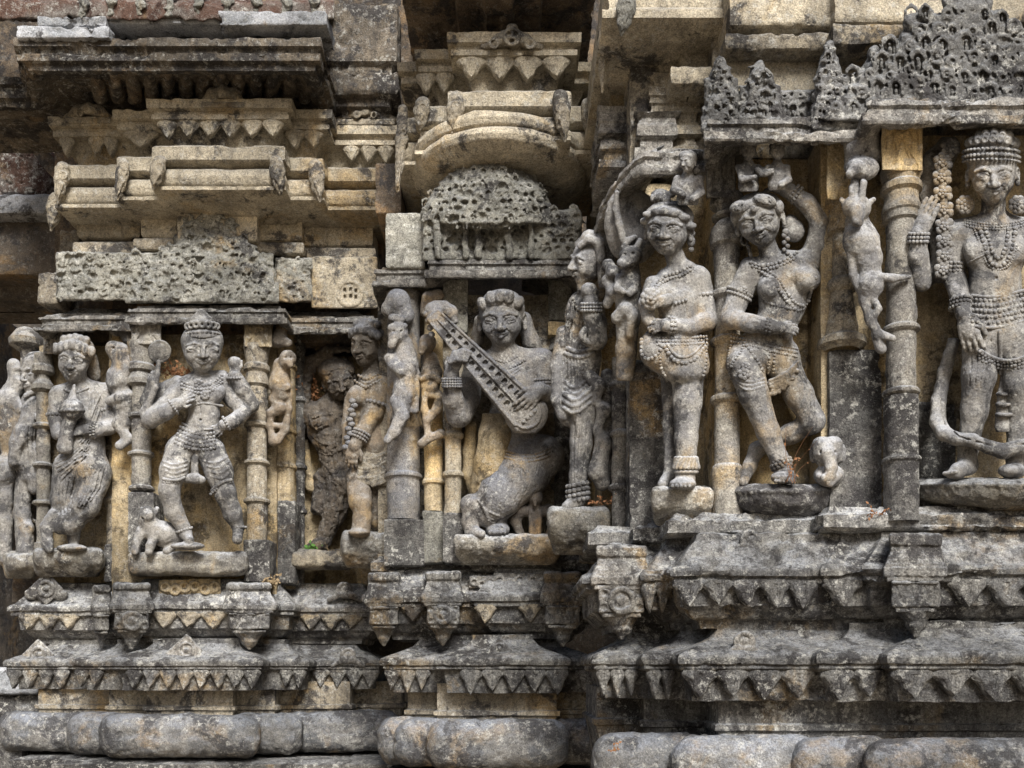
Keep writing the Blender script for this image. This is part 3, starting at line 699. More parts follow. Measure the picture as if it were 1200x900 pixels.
# left bay, upper courses
for l_, a, b_, y0, y1, Y in (('pale block at the left end of the course under the bracketed band', 90, 164, 250, 279, 3.93), ('small pale block second from left under the bracketed band', 165, 207, 246, 279, 3.88),
        ('pale block right above the peak of the carved mound', 208, 301, 245, 282, 3.83), ('pale block between mound peak and the right end of its course', 301, 354, 248, 282, 3.9), ('long pale block at the right end of the course', 354, 437, 257, 288, 3.95)):
    block('stone_block', a, b_, y0, y1, Y, .3, M['buff'], None, .016, l_, 'block', 'blocks under the bracketed band', .005, .012)
for l_, a, b_, y0, y1, Y in (('thin grey slab under the leftmost pale block', 85, 160, 282, 300, 3.9), ('thin slab left of the carved mound peak', 156, 203, 278, 292, 3.86), ('thin slab right of the carved mound peak', 298, 356, 283, 297, 3.87), ('thin slab under the long pale block', 356, 440, 289, 304, 3.93)):
    block('stone_slab', a, b_, y0, y1, Y, .3, M['buff_dirty'], None, .012, l_, 'slab', 'thin slabs above the carved friezes', .004, .01)
BR = [(.28, 1.848), (.15, 1.85), (.14, 1.858), (.12, 1.86), (.05, 1.863), (.01, 1.867), (0, 1.872), (0, 1.886), (.03, 1.892), (.015, 1.905), (.008, 1.93), (.018, 1.96), (.04, 1.976), (.01, 1.982), (0, 1.99), (0, 2.04), (.01, 2.05), (.25, 2.056)]
o = course('bracketed_band', 'long round band with hanging corner brackets in the left bay', 'moulding', [(64, 137, 3.80), (137, 178, 3.74), (178, 335, 3.66), (335, 380, 3.74), (380, 461, 3.82)], BR, M['buff'])
def bracket(parent, xa, xt, xb, y0, y1, Y0, mat, dd=0, out=1):
    """pointed hanging bracket: wide at the top from xa to xt, point at xb"""
    b = Carve(min(xa, xb) - 6, y0 - 5, max(xt, xb) + 6, y1 + 6, dd - 14, dd + 12, Y0, .8)
    cx = (xa + xt) / 2; hw = (xt - xa) / 2
    b.chain([(cx, y0 + hw * .7, dd, hw * .8), (cx * .75 + xb * .25, y0 + (y1 - y0) * .4, dd, hw * .86), (cx * .4 + xb * .6, y0 + (y1 - y0) * .7, dd, hw * .62), (xb, y1, dd, 1.5)], 3, False, .8)
    b.ring((cx, y0 + (y1 - y0) * .32, dd + hw * .6), (0, 0, 1), hw * .42, 1.6, 1); b.chain([(cx, y0 + (y1 - y0) * .55, dd + hw * .7, 1.6), (xb, y1 - 6, dd + 4, 1.1)], 1)
    b.rough(1.1, .12, xa % 11); b.mesh('bracket', mat, parent)
for a in ((176, 197, 180, 183, 222, 3.65), (313, 334, 329, 183, 229, 3.65), (135, 153, 138, 186, 234, 3.73), (359, 380, 375, 188, 236, 3.73), (438, 460, 455, 196, 246, 3.81), (63, 84, 68, 190, 238, 3.79), (54, 78, 60, 226, 270, 3.86)): bracket(o, *a, M['buff_dirty'])
KAP = [(.22, 2.06), (.09, 2.064), (.08, 2.1), (.07, 2.13), (.05, 2.162), (.012, 2.166), (.012, 2.186), (.022, 2.19), (.02, 2.2), (0, 2.204), (-.002, 2.238), (.02, 2.246), (.3, 2.25)]
o = course('fringed_eave', 'fringed eave stepped out above the bracketed band of the left bay', 'cornice', [(57, 132, 3.80), (132, 172, 3.75), (172, 342, 3.68), (342, 389, 3.75), (389, 466, 3.86)], KAP, M['buff'])
for a, b_, Y, n in ((70, 138, 3.8, 4), (146, 184, 3.75, 1), (184, 332, 3.68, 6), (334, 378, 3.75, 2), (382, 462, 3.86, 4)): pendants(o, a, b_, Y + .03, 2.168, .07, n, M['buff'])
def pediment(parent, x0, x1, y0, y1, Y0, mat, dd=0):
    b = Carve(x0 - 4, y0 - 6, x1 + 4, y1 + 6, dd - 22, dd + 10, Y0, .9); cx = (x0 + x1) / 2; h = y1 - y0
    b.chain([(x0, y1, dd - 6, 3), (cx - h * .6, y1 - h * .45, dd - 4, h * .35), (cx, y0 + h * .42, dd - 2, h * .36), (cx + h * .6, y1 - h * .45, dd - 4, h * .35), (x1, y1, dd - 6, 3)], 4)
    b.ell((cx, y0 + h * .3, dd - 2), (h * .24, h * .4, 8), 2)
    for q in (-.55, 0, .55): b.ring((cx + q * h, y1 - h * (.5 - .35 * abs(q)), dd + 4), (0, 0, 1), h * .17, h * .07, 1.2)
    b.box((cx, y1 + 3, dd - 6), ((x1 - x0) / 2, 4, 8), 1, 1)
    b.rough(1.5, .11, x0 % 5); b.mesh('pediment', mat, parent)
pediment(o, 236, 286, 100, 120, 3.68, M['buff_dirty']); pediment(o, 76, 130, 120, 138, 3.8, M['buff_dirty']); pediment(o, 394, 462, 122, 140, 3.87, M['buff_dirty'])

# middle bay, upper courses
o = course('bracketed_band', 'round band with two corner brackets above the disc of the middle bay', 'moulding', [(464, 486, 3.44), (486, 525, 3.37), (525, 669, 3.28), (669, 704, 3.37)], BR[2:], M['buff'], dz=-.02)
for a in ((523, 546, 530, 108, 156, 3.27), (645, 668, 662, 106, 166, 3.27), (484, 506, 492, 114, 152, 3.36), (678, 702, 700, 116, 180, 3.37), (464, 480, 466, 122, 224, 3.44)): bracket(o, *a, M['buff_dirty'])
o = course('fringed_eave', 'fringed eave with a round crest above the middle bay', 'cornice', [(466, 486, 3.44), (486, 524, 3.37), (524, 681, 3.28), (681, 702, 3.44)], KAP, M['buff'], dz=-.01)
for a, b_, Y, n in ((488, 532, 3.37, 2), (536, 668, 3.28, 4), (668, 696, 3.44, 1)): pendants(o, a, b_, Y + .03, 2.155, .075, n, M['buff'])
b = Carve(560, 20, 640, 62, -22, 12, 3.28, .8)
b.chain([(568, 54, -6, 5), (584, 47, -4, 8), (600, 43, -2, 11), (616, 47, -4, 8), (632, 54, -6, 5)], 4); b.ring((600, 43, 7), (0, 0, 1), 9, 2.2, 1); b.ell((600, 32, 0), (7, 5, 7), 2)
for q in ((596, 40), (604, 40), (600, 48)): b.ell((*q, 9), (3, 3, 4), 1, None, True)
for q in (-1, 1): b.ring((600 + q * 21, 51, 3), (0, 0, 1), 5, 2, 1)
b.rough(1, .12, 3); b.mesh('pediment', M['buff_dirty'], o)
lathe('round_disc', 586, [(186, 50), (188, 95), (191, 102), (197, 104), (203, 102), (205, 99), (208, 101), (213, 102), (218, 99), (221, 94), (225, 86), (227, 60), (228, 30)], 3.55, M['buff'], None, 72, .002, .006, 0, 'wide round disc under the bracketed band of the middle bay', 'moulding')
lathe('shaft_drum', 600, [(150, 70), (225, 72)], 3.66, M['buff'], None, 40, .002, .006, .8, 'plain drum above the round disc', 'drum')

def frieze(label, x0, x1, y0, y1, Y0, mat, peak=None, round_=None, cell=9, vox=1.1, thick=22, name='carved_frieze', hole=.36, parent=None, relief=5):
    """openwork frieze: horseshoe niches pecked in rows; peak = (x, y, halfwidth) raises a stepped mound; round_ = dome"""
    yt = min(y0, peak[1] if peak else y0, round_[1] if round_ else y0)
    b = Carve(x0 - 5, yt - 8, x1 + 5, y1 + 3, -thick, 26, Y0, vox)
    b.box(((x0 + x1) / 2, (y0 + y1) / 2, -thick), ((x1 - x0) / 2, (y1 - y0) / 2, thick + 4), 2, 0)
    if peak:
        px_, py_, hw = peak; n = 12; rl = random.Random(int(px_))
        for i in range(n):
            f = i / (n - 1); yy = y1 - (y1 - py_) * (f * .93); w_ = hw * (1 - f) ** .8 + hw * .14
            b.box((px_ + rl.uniform(-2, 2), (yy + y1) / 2, -thick + 6), (w_, (y1 - yy) / 2 + 2, thick + 4 + 8 * (1 - f)), 3, 5)
            for q in (-1, 1): b.ell((px_ + q * w_ * rl.uniform(.9, 1.05), yy + rl.uniform(-3, 5), rl.uniform(-8, 0)), (cell * rl.uniform(.35, .65), cell * rl.uniform(.4, .75), 14), 4)
        b.ell((px_, py_ + cell * .4, -4), (max(6, hw * .12), cell * .8, 14), 4)
    if round_:
        cx, ytop, rr = round_
        for i in range(9):
            f = i / 8; yy = ytop + (y1 - ytop) * f; r2 = rr * math.sqrt(max(.03, 1 - ((1 - f) * .72) ** 2))
            b.ell((cx, yy, -10), (r2, (y1 - ytop) / 9 + 5, 30 * (.6 + .4 * f)), 4)
    rr_ = random.Random(int(x0)); row = 0; y = y1 - cell * .75
    b.rough(2.2, .06, x0 % 29); cx0 = peak[0] if peak else (x0 + x1) / 2; z_ = relief / 5
    while y > yt - 2:
        nh = int((x1 - x0) / cell) + 2
        for q in range(-nh, nh + 1):
            xx = cx0 + (q + (.5 if row % 2 else 0)) * cell * 1.15 + rr_.uniform(-1, 1) * cell * .2; yy = y + rr_.uniform(-1, 1) * cell * .2
            if xx < x0 + 2 or xx > x1 - 2: continue
            d = b.surf(xx, yy, None)
            if d is None: continue
            r = cell * hole * rr_.uniform(.6, 1.25); t_ = rr_.random()
            if .52 < t_ < .8:   # raised scroll
                b.ring((xx, yy, d + .5), (0, 0, 1), r * .85, r * .36, 1); b.ell((xx, yy, d + .5), (r * .3, r * .3, relief * .5), .8); b.chain([(xx + r, yy, d + .5, r * .3), (xx + r * 1.6, yy + r, d, r * .3), (xx + r * .6, yy + r * 1.7, d, r * .26)], 1)
                b.ell((xx, yy + r * 1.5, d), (r * .5, r * .35, relief * .6), 1, None, True)
            elif t_ < .8:      # horseshoe window with a carved heart
                b.chain([(xx - r * 1.25, yy + r * 1.2, d, r * .34), (xx - r * 1.35, yy - r * .1, d, r * .4), (xx - r * .7, yy - r * 1.1, d, r * .42), (xx, yy - r * 1.5, d + .4, r * .5), (xx + r * .7, yy - r * 1.1, d, r * .42), (xx + r * 1.35, yy - r * .1, d, r * .4), (xx + r * 1.25, yy + r * 1.2, d, r * .34)], 1.2)
                dp = relief * rr_.uniform(.4, .85)
                b.ell((xx, yy - r * .2, d + .5), (r * .85, r * .8, dp), 1, None, True); b.box((xx, yy + r * .55, d), (r * .55, r * .75, dp * .85), 1, .8, None, True)
                if t_ < .6: b.ell((xx, yy + r * .7, d - dp * .5), (r * .38, r * .75, dp * .75), .8); b.ell((xx, yy - r * .25, d - dp * .45), (r * .28, r * .3, dp * .7), .6)
            else: b.ell((xx, yy, d), (r * 1.2, r * 1.1, relief * .5), 2); b.ell((xx, yy, d + relief * .5), (r * .45, r * .4, relief * .7), 1, None, True)
            for p_ in (-1, 1):
                if rr_.random() < .8: b.ell((xx + p_ * cell * .55, yy - cell * .12, d + 1), (r * .3, r * .55, relief * .7), .8, frame(0, p_ * 20).T, True)
            if rr_.random() < .12: b.ell((xx + rr_.uniform(-4, 4), yy + rr_.uniform(-4, 4), d), (r * rr_.uniform(.8, 1.8), r * rr_.uniform(.6, 1.3), relief * .8), 3, None, True)
        y -= cell * .95; row += 1
    b.rough(1.7, .13, x0 % 23)
    o = b.mesh(name, mat, parent)
    if parent is None: tag(o, label, 'frieze')
    return o
frieze('peaked openwork frieze above the four-armed statue', 66, 322, 296, 352, 3.86, M['frieze'], peak=(246, 243, 84), cell=11, relief=3.5)
frieze('plain grey block with a little pierced lattice above the dark woman', 322, 366, 302, 354, 3.88, M['frieze'], cell=9, relief=2, hole=.2)
b = Carve(362, 298, 444, 362, -20, 12, 3.92, 1.0); b.box((403, 331, -14), (39, 30, 18), 2, 0)
b.ring((410, 344, 4), (0, 0, 1), 14, 2.2, 1)
for q in ((404, 340), (411, 339), (417, 341), (404, 348), (411, 347), (417, 348)): b.box((*q, 4), (2.3, 3, 4), 1, 0, None, True)
b.rough(1.6, .1, 2); b.mesh('lattice_block', M['buff'], None, 'buff block with a small pierced lattice medallion, left of the middle bay', 'block')
b = Carve(490, 182, 690, 306, -60, 34, 3.37, 1.15)   # the bell over the lute player
b.box((588, 276, -30), (92, 29, 32), 3, 0)
for i in range(11):
    f = i / 10; yy = 196 + 64 * f; b.ell((572, yy, -14), (78 * math.sqrt(1 - ((1 - f) * .93) ** 2), 10, 16 + 26 * math.sqrt(1 - ((1 - f) * .93) ** 2)), 5)
b.box((664, 262, -20), (18, 16, 24), 6, 3)
rr_ = random.Random(4); b.rough(2.2, .06, 3)
for row in range(11):
    for x in np.arange(500 + (row % 2) * 5.5, 682, 11):
        xx = x + rr_.uniform(-1.2, 1.2); yy = 200 + row * 9.2 + rr_.uniform(-1.2, 1.2); d = b.surf(xx, yy, None); t_ = rr_.random()
        if d is None: continue
        r = rr_.uniform(2.6, 3.6)
        b.chain([(xx - r * 1.2, yy + r, d, r * .36), (xx - r, yy - r * .7, d, r * .4), (xx, yy - r * 1.4, d + .4, r * .45), (xx + r, yy - r * .7, d, r * .4), (xx + r * 1.2, yy + r, d, r * .36)], 1.2)
        if t_ < .62: b.ell((xx, yy, d + .5), (r * .85, r * rr_.uniform(.6, 1), 3.6), 1.2, None, True)
        else: b.ring((xx, yy, d), (0, 0, 1), r * .7, r * .34, 1); b.ell((xx + r * 1.5, yy + r, d), (r * .5, r * .4, 2.6), 1, None, True)
        if t_ < .5: b.ell((xx, yy + 1, d - 2.5), (r * .45, r * .5, 3.5), 1)
        if t_ > .88: b.ell((xx, yy, d), (r * 1.7, r * 1.3, 5), 3, None, True)
for x in (512, 545, 560, 596, 622): b.chain([(x, 262, 6, 4), (x + 1, 300, 6, 4.4)], 4)
b.rough(1.8, .11, 5); b.mesh('bell_frieze', M['frieze'], None, 'domed openwork bell stone above the lute player', 'frieze')
block('stone_block', 452, 498, 248, 314, 3.42, .3, M['frieze'], None, .01, 'layered grey block left of the domed bell stone', 'block', None, .006, .014)
block('stone_block', 440, 470, 190, 250, 3.62, .3, M['soffit'], None, .01, 'brown block in the shaded slot left of the round disc', 'block')

# right bay, upper courses
for l_, a, b_, y0, y1, Y, m in (
        ('layered grey block at the inner corner of the right bay', 700, 768, 122, 196, 2.98, 'grey'), ('tall grey block behind the layered corner block', 758, 828, 82, 190, 2.86, 'buff_dirty'),
        ('pale block above the tall grey corner block', 764, 806, 46, 84, 2.9, 'buff'), ('pale square block under the soffit of the right bay', 798, 838, 36, 80, 2.84, 'buff'), ('pale slab with a broken corner under the square block', 786, 836, 76, 98, 2.78, 'buff'),
        ('deep ochre block in the slot beside the soffit', 716, 764, 96, 124, 3.05, 'ochre'),
        ('long pale block behind the broken figures on the ledge', 848, 966, 58, 116, 2.68, 'buff'), ('long rounded slab above the pale block at right', 850, 984, 37, 57, 2.62, 'buff_dirty'), ('pale block at the top edge, right of centre', 855, 984, -40, 30, 2.63, 'buff'),
        ('broad pale block at the top right behind the crusted mound', 978, 1130, -40, 26, 2.6, 'buff'), ('grey slab under the top right blocks', 976, 1060, 26, 52, 2.57, 'buff_dirty'), ('pale block at the top right corner', 1126, 1290, -40, 26, 2.57, 'buff')):
    block('stone_block', a, b_, y0, y1, Y, .34, M[m], None, .012, l_, 'block', None, .006, .015, None, 1 if m == 'grey' or 'tall grey' in l_ else 0)
frieze('low crusted frieze with broken figures above the dancer', 826, 984, 106, 152, 2.60, M['mound'], cell=15, hole=.4, thick=26, relief=6)
frieze('big dark crusted mound at the top right', 964, 1330, 86, 138, 2.52, M['mound'], peak=(1130, -4, 150), cell=19, hole=.36, thick=34, relief=6)
frieze('broken crusted figure on the ledge left of the dark mound', 955, 994, 92, 150, 2.54, M['mound'], peak=(972, 50, 19), cell=10, hole=.3, name='worn_figure')
frieze('broken crusted figure at the left end of the ledge above the dancer', 826, 864, 92, 152, 2.55, M['mound'], peak=(844, 70, 19), cell=9, hole=.3, name='worn_figure')
frieze('crusted leaf finial on the ledge above the dancer', 866, 914, 100, 152, 2.55, M['mound'], peak=(891, 74, 22), cell=11, hole=.42, name='leaf_finial')
SB = [(.5, 1.80), (.34, 1.80), (.335, 1.815), (.27, 1.82), (.26, 1.84), (.2, 1.845), (.19, 1.86), (.02, 1.868), (0, 1.876), (0, 1.9), (.02, 1.92), (.01, 1.98), (.01, 2.06), (.3, 2.07)]
V, Q = sweep([(.26, 3.6), (.26, 2.70), (1.5, 2.70), (1.5, 3.6)], [(a, z + EYE) for a, z in SB]); V = weather(V.astype(np.float32), Q, .003, .008)
o = mesh_np('bracketed_band', V, Q, M['buff'], None, True, 42); tag(o, 'round band of the right bay seen from below at the top edge', 'moulding')
bracket(o, 722, 748, 728, -10, 42, 2.69, M['frieze'], 2); bracket(o, 700, 718, 706, 20, 108, 2.9, M['buff'], 6)

# eaves, soffits and the roof at the top
o = thing('stone_eave', 'deep stone eave with ribbed underside and lime-white edge at top left', 'eave', at(200, 60, 3.5))
V, Q = sweep([(-3.2, 4.6), (-3.2, 3.75), (-1.95, 3.75), (-1.87, 3.52), (-.715, 3.52), (-.715, 4.6)], [(a, z + EYE) for a, z in ((.5, 2.34), (.3, 2.345), (.12, 2.315), (.06, 2.27), (.03, 2.266), (.026, 2.285), (.008, 2.29), (.004, 2.315), (.02, 2.32), (.016, 2.335), (0, 2.34), (.004, 2.372), (.05, 2.376))]); V = weather(V.astype(np.float32), Q, .006, .016)
mesh_np('eave_slab', V, Q, M['eave'], o, True, 42)
for a_, b_, y0, y1, yy in ((20, 128, 30, 44, 3.5), (44, 124, 18, 30, 3.51), (124, 258, 20, 27, 3.53), (256, 383, 12, 29, 3.5)):
    block('lime_edge', a_, b_, y0, y1, yy, .16, M['lime'], o, .006, amp=.006, chip=.02)
for x in range(112, 372, 21):   # ribs under the eave
    u = x - 240; b = Carve(x - 30, 58, x + 30, 150, -74, 6, 3.64, 1.4)
    b.chain([(x, 80, 0, 6), (x - u * .02, 95, -24, 8.5), (x - u * .05, 114, -54, 9)], 3); b.rough(1.5, .1, x % 8); b.mesh('rib', M['eave'], o)
b = Carve(-20, -30, 392, 40, -190, -4, 3.5, 2.0)
b.box((190, 12, -100), (206, 10, 100), 4, 0)
b.rough(6, .07, 4); o2 = b.mesh('roof_slope', M['roof'], None, 'reddish lichen-covered roof slope with pale ribs above the left eave', 'roof')
for x in range(95, 390, 34):
    b = Carve(x - 14, -34, x + 20, 36, -96, 12, 3.5, 1.2); b.chain([(x, 16, -7, 4.5), (x + 2, 3, -5, 5.5), (x + 4, -20, -50, 7)], 3); b.rough(4, .12, x % 7); b.mesh('rib', M['frieze'], o2)
V, Q = sweep([(-.77, 4.6), (-.77, 3.8), (-.46, 3.8), (-.46, 4.6)], [(a, z + EYE) for a, z in ((.15, 2.36), (.13, 2.3), (.10, 2.28), (.07, 2.275), (.065, 2.3), (.04, 2.305), (.035, 2.33), (.01, 2.335), (0, 2.35), (.004, 2.42), (.03, 2.425), (.028, 2.46), (.008, 2.47), (.004, 2.7), (.12, 2.72))]); V = weather(V.astype(np.float32), Q, .006, .015)
tag(mesh_np('stone_eave', V, Q, M['eave'], None, True, 42), 'dark eave in the recess between the left and middle bays', 'eave')
V, Q = sweep([(-.395, 4.4), (-.395, 2.95), (.30, 2.95), (.30, 4.4)], [(a, z + EYE) for a, z in ((.3474, 2.322), (.30, 2.32), (.29, 2.35), (.2, 2.36), (.19, 2.40), (.0, 2.42), (0, 2.6), (.3, 2.62))]); V = weather(V.astype(np.float32), Q, .008, .016)
o = tag(mesh_np('stone_eave', V, Q, M['soffit'], None, True, 42), 'brown soffit slab overhanging the middle bay at the top edge', 'eave')
block('leak_filler', 546, 612, -120, -62, 3.06, 1.2, M['soffit'], o, .01)  # hidden filler added to stop light leaking through the slab's mitre slit
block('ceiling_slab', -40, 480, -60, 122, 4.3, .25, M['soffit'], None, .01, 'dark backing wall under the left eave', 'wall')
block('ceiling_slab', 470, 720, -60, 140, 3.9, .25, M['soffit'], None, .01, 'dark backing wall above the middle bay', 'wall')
block('stone_block', -80, 26, 866, 960, 4.0, .4, M['crust'], None, .02, 'added dark block over the bright ground below the left end of the rounded stones', 'block', None, .008, .02)  # dark block added to cover bright ground in the lower left corner
# far left: the porch beyond the corner
o = thing('porch', 'porch with shade-coloured beams and pale roof edge beyond the left corner', 'porch', at(20, 400, 5.2))
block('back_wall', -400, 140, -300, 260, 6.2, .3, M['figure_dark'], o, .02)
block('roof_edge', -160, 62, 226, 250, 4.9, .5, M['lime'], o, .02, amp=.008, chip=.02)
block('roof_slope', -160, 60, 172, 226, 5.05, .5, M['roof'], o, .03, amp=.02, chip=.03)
block('beam', -160, 76, 252, 322, 5.0, .4, M['figure_dark'], o, .02); block('beam', -160, 60, 326, 350, 5.15, .4, M['figure_dark'], o, .02)  # beams in dark stone: the porch's shade is put into their colour
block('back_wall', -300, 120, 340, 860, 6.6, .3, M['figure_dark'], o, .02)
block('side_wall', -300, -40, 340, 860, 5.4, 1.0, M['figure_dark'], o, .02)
b = Carve(-14, 100, 80, 214, -20, 14, 4.5, 1.4); b.chain([(-10, 118, 0, 9), (72, 206, 0, 8)], 2, False, .6); b.chain([(-8, 126, 8, 2.5), (66, 206, 8, 2.5)], 1, True); b.rough(2, .1, 1)
b.mesh('brace', M['soffit'], None, 'slanting carved brace under the eave at the far left', 'brace')
block('stone_block', -30, 60, -30, 50, 4.4, .4, M['grey'], None, .02, 'weathered carved block at the top left corner', 'block', None, .01, .03)
block('stone_block', -60, 44, 782, 814, 4.3, .3, M['lime'], None, .02, 'white-crusted stone beyond the left end of the lower cornice', 'block', None, .01, .02)
block('stone_block', -60, 46, 814, 842, 4.35, .3, M['crust'], None, .02, 'black stone beyond the left end above the rounded stones', 'block', None, .01, .02)
for l_, x0, x1, y0, y1, Y in (('grey step stone left of the peaked frieze', 44, 68, 318, 356, 3.95), ('thin stone below the broken bracket at far left', 70, 92, 268, 300, 3.98)):
    block('stone_block', x0, x1, y0, y1, Y, .3, M['buff_dirty'], None, .012, l_, 'block', None, .006, .015)
# ------------------------------------------------------------------ pilasters between the statues
PG = 'pilasters between the statues'
def carved_cap(t, x0, x1, y0, y1, Yf, mat, dep=30, leaf=True):
    b = Carve(x0 - 4, y0 - 4, x1 + 4, y1 + 4, -dep, 8, Yf, .8); cx = (x0 + x1) / 2; h = y1 - y0; w_ = (x1 - x0) / 2
    b.box((cx, (y0 + y1) / 2, -dep / 2 - 4), (w_, h / 2, dep / 2 + 4), 1.5, 0)
    if leaf:
        for q in (-1, 1):
            b.chain([(cx, y0 + h * .2, .4, 1.9), (cx + q * w_ * .35, y0 + h * .14, .4, 1.9), (cx + q * w_ * .5, y0 + h * .35, .4, 1.9), (cx + q * w_ * .3, y0 + h * .62, .4, 1.9), (cx + q * w_ * .72, y1 - h * .12, .4, 1.7)], .6, True)
            b.chain([(cx + q * w_ * .74, y0 + h * .2, 0, 1.1), (cx + q * w_ * .8, y0 + h * .55, 0, 1.6)], .6, True)
            b.chain([(cx, y0 + h * .3, 0, 1.2), (cx + q * w_ * .18, y0 + h * .6, 0, 1.2), (cx + q * w_ * .42, y1 - h * .12, 0, 1.7)], .6, True)
    b.rough(1.0, .12, x0 % 13); b.mesh('capital_block', mat, t)
def pilaster(label, cx, Y, shaft, mat, cap=None, base=None, capmat=None, basemat=None, leaf=True, seg=28):
    """shaft: (py, r) points of the turned part; cap/base: (x0, x1, y0, y1)"""
    t = thing('pilaster', label, 'pilaster', at(cx, shaft[-1][0], Y), PG)
    lathe('shaft', cx, shaft, Y, mat, t, seg, .002, .005)
    r = max(q[1] for q in shaft) * Y / F
    if cap: carved_cap(t, *cap, Y - r * .95, capmat or mat, leaf=leaf)
    if base:
        for k, bb in enumerate(base if isinstance(base, list) else [base]): block('base_block', *bb, Y - r * (.9 + .12 * k), r * 2.2, basemat or M['crust'], t, .008, amp=.003, chip=.008)
    return t
def rings(y0, y1, r, rr, at_, w_=5):
    p = [(y0, r)]
    for y in at_: p += [(y - w_ * .5 - 1.5, r), (y - w_ * .5, rr - 1.5), (y - w_ * .2, rr), (y + w_ * .25, rr), (y + w_ * .5, rr - 2), (y + w_ * .5 + 1.5, r)]
    return p + [(y1, r)]
MP = M['pilaster']
pilaster('mushroom-capped pilaster at the far left end', 32, 4.16, [(384, 4), (388, 12), (400, 20), (406, 19), (413, 8), (418, 7)] + rings(425, 660, 7, 12, (500, 566, 612)), MP)
pilaster('round pilaster between the broken man and the pot bearer', 51, 4.02, [(416, 10), (428, 10), (431, 12), (437, 12), (440, 6), (445, 7), (452, 12), (458, 13), (461, 8)] + rings(464, 636, 7.5, 12, (500, 546, 590)) + [(637, 10), (668, 10)], MP, (51, 74, 385, 415))
pilaster('dark square pilaster between the pot bearer and the four-armed statue', 138, 4.02, rings(450, 640, 12, 15, (526, 588)), M['buff_dirty'], (128, 152, 376, 440), (122, 153, 636, 682), None, M['crust'], False)
pilaster('round pilaster left of the four-armed statue, under the mirror', 166, 3.88, [(403, 15), (407, 15), (414, 14), (427, 13), (430, 16), (436, 16), (438, 12), (446, 15), (452, 16), (454, 11)] + rings(456, 574, 11, 14.5, (489, 533, 573)), MP, (154, 189, 374, 404), [(150, 180, 576, 648)])
pilaster('round pilaster right of the four-armed statue with an ochre carved block on top', 301, 3.88, [(406, 15), (410, 15), (427, 12), (430, 15), (435, 15), (438, 12), (447, 14), (452, 14.5), (455, 11)] + rings(457, 634, 11.5, 15, (499, 543, 588)), M['buff_dirty'], (286, 319, 375, 407), [(285, 316, 632, 682)], M['ochre'])
pilaster('square ochre and black banded pilaster right of the four-armed statue', 332, 4.02, rings(384, 590, 13, 15.5, (430, 507, 548), 6), M['ochre'], None, [(317, 346, 586, 684)], None, M['crust'])
pilaster('thin dark pilaster beside the dark woman', 351, 4.12, rings(384, 684, 6, 9, (470, 548, 600), 6), M['crust'])
pilaster('dark round pilaster at the left corner of the middle bay', 473, 3.52, [(345, 20), (360, 20)] + rings(365, 610, 19, 22, (559,), 6), M['figure_slate'], None, [(450, 497, 608, 663)], None, M['crust'])
pilaster('slim ochre pilaster second from the middle bay corner', 508, 3.5, rings(345, 600, 11, 13.5, (566,), 6), M['ochre'], None, [(495, 520, 598, 660)], None, M['frieze'])
pilaster('slim buff pilaster left of the lute player with a ragged grey foot', 531, 3.44, rings(470, 604, 9.5, 12.5, (511, 557), 6), M['buff'], None, [(519, 543, 600, 660)], None, M['crust'])
block('stone_block', 519, 548, 326, 390, 3.47, .1, M['frieze'], None, .006, 'pale upright block behind the head of the lute', 'block')
pilaster('banded pilaster right of the lute player with an ochre band', 656, 3.56, [(376, 13), (391, 13), (394, 16), (402, 16), (405, 14), (414, 17), (417, 12)] + rings(420, 600, 12, 15, (520, 572), 8), M['base'], (643, 670, 328, 376), (640, 672, 598, 660), M['frieze'], M['crust'], False)
block('stone_band', 642, 668, 376, 393, 3.49, .05, M['ochre'], None, .005, 'bright ochre band on the pilaster right of the lute player', 'block')
pilaster('slim pilaster between the bearded man and the bald-walled corner', 727, 3.0, rings(420, 640, 10, 13, (453, 510, 573), 7), M['pilaster'])
block('corner_block', 738, 784, 420, 632, 2.86, .2, M['crust'], None, .012, 'dark mossy corner block left of the standing woman', 'block', None, .004, .01)
pilaster('round pilaster between the standing woman and the dancer', 852, 2.68, [(231, 18), (236, 20), (241, 20), (244, 14), (250, 12), (254, 18), (257, 17), (259, 10), (262, 12), (268, 16), (278, 18.5), (288, 19), (290, 14)] + rings(292, 545, 14.5, 19.5, (347, 401, 469), 8) + [(546, 16), (550, 18), (560, 18), (563, 17), (608, 17)], MP, (828, 862, 172, 232))
pilaster('ochre pilaster left of the climbing beast with a ledge ring', 986, 2.62, [(232, 14), (236, 19), (244, 20), (247, 14), (262, 16), (274, 17), (276, 11), (326, 11), (330, 16), (337, 18), (342, 16), (344, 13), (394, 19), (398, 26), (406, 27), (410, 22), (412, 20)], M['buff_dirty'], (969, 1003, 150, 234), None, M['ochre'], None, False)
block('base_block', 972, 1033, 408, 608, 2.60, .2, M['crust'], None, .01, 'tall black and grey stone below the climbing beast', 'block', None, .004, .01)
pilaster('thick round pilaster left of the crowned man, carved leaf block on top', 1056, 2.52, [(198, 23), (204, 23), (216, 20), (219, 23), (226, 23), (229, 19), (236, 19), (247, 22), (250, 22), (252, 20), (260, 20), (262, 16.5)] + rings(264, 470, 16.5, 21, (387, 461), 7), MP, (1033, 1081, 142, 200), None, M['ochre'])
lathe('base_shaft', 1056, rings(466, 612, 18.5, 21, (540,), 6), 2.52, M['crust'], None, 28, .003, .006, .3, 'dark lower drum under the thick pilaster beside the crowned man', 'pilaster')
block('stone_block', 1076, 1120, 470, 606, 2.6, .1, M['crust'], None, .01, 'dark stained wall stone behind the scarf of the crowned man', 'block', None, .004, .01)

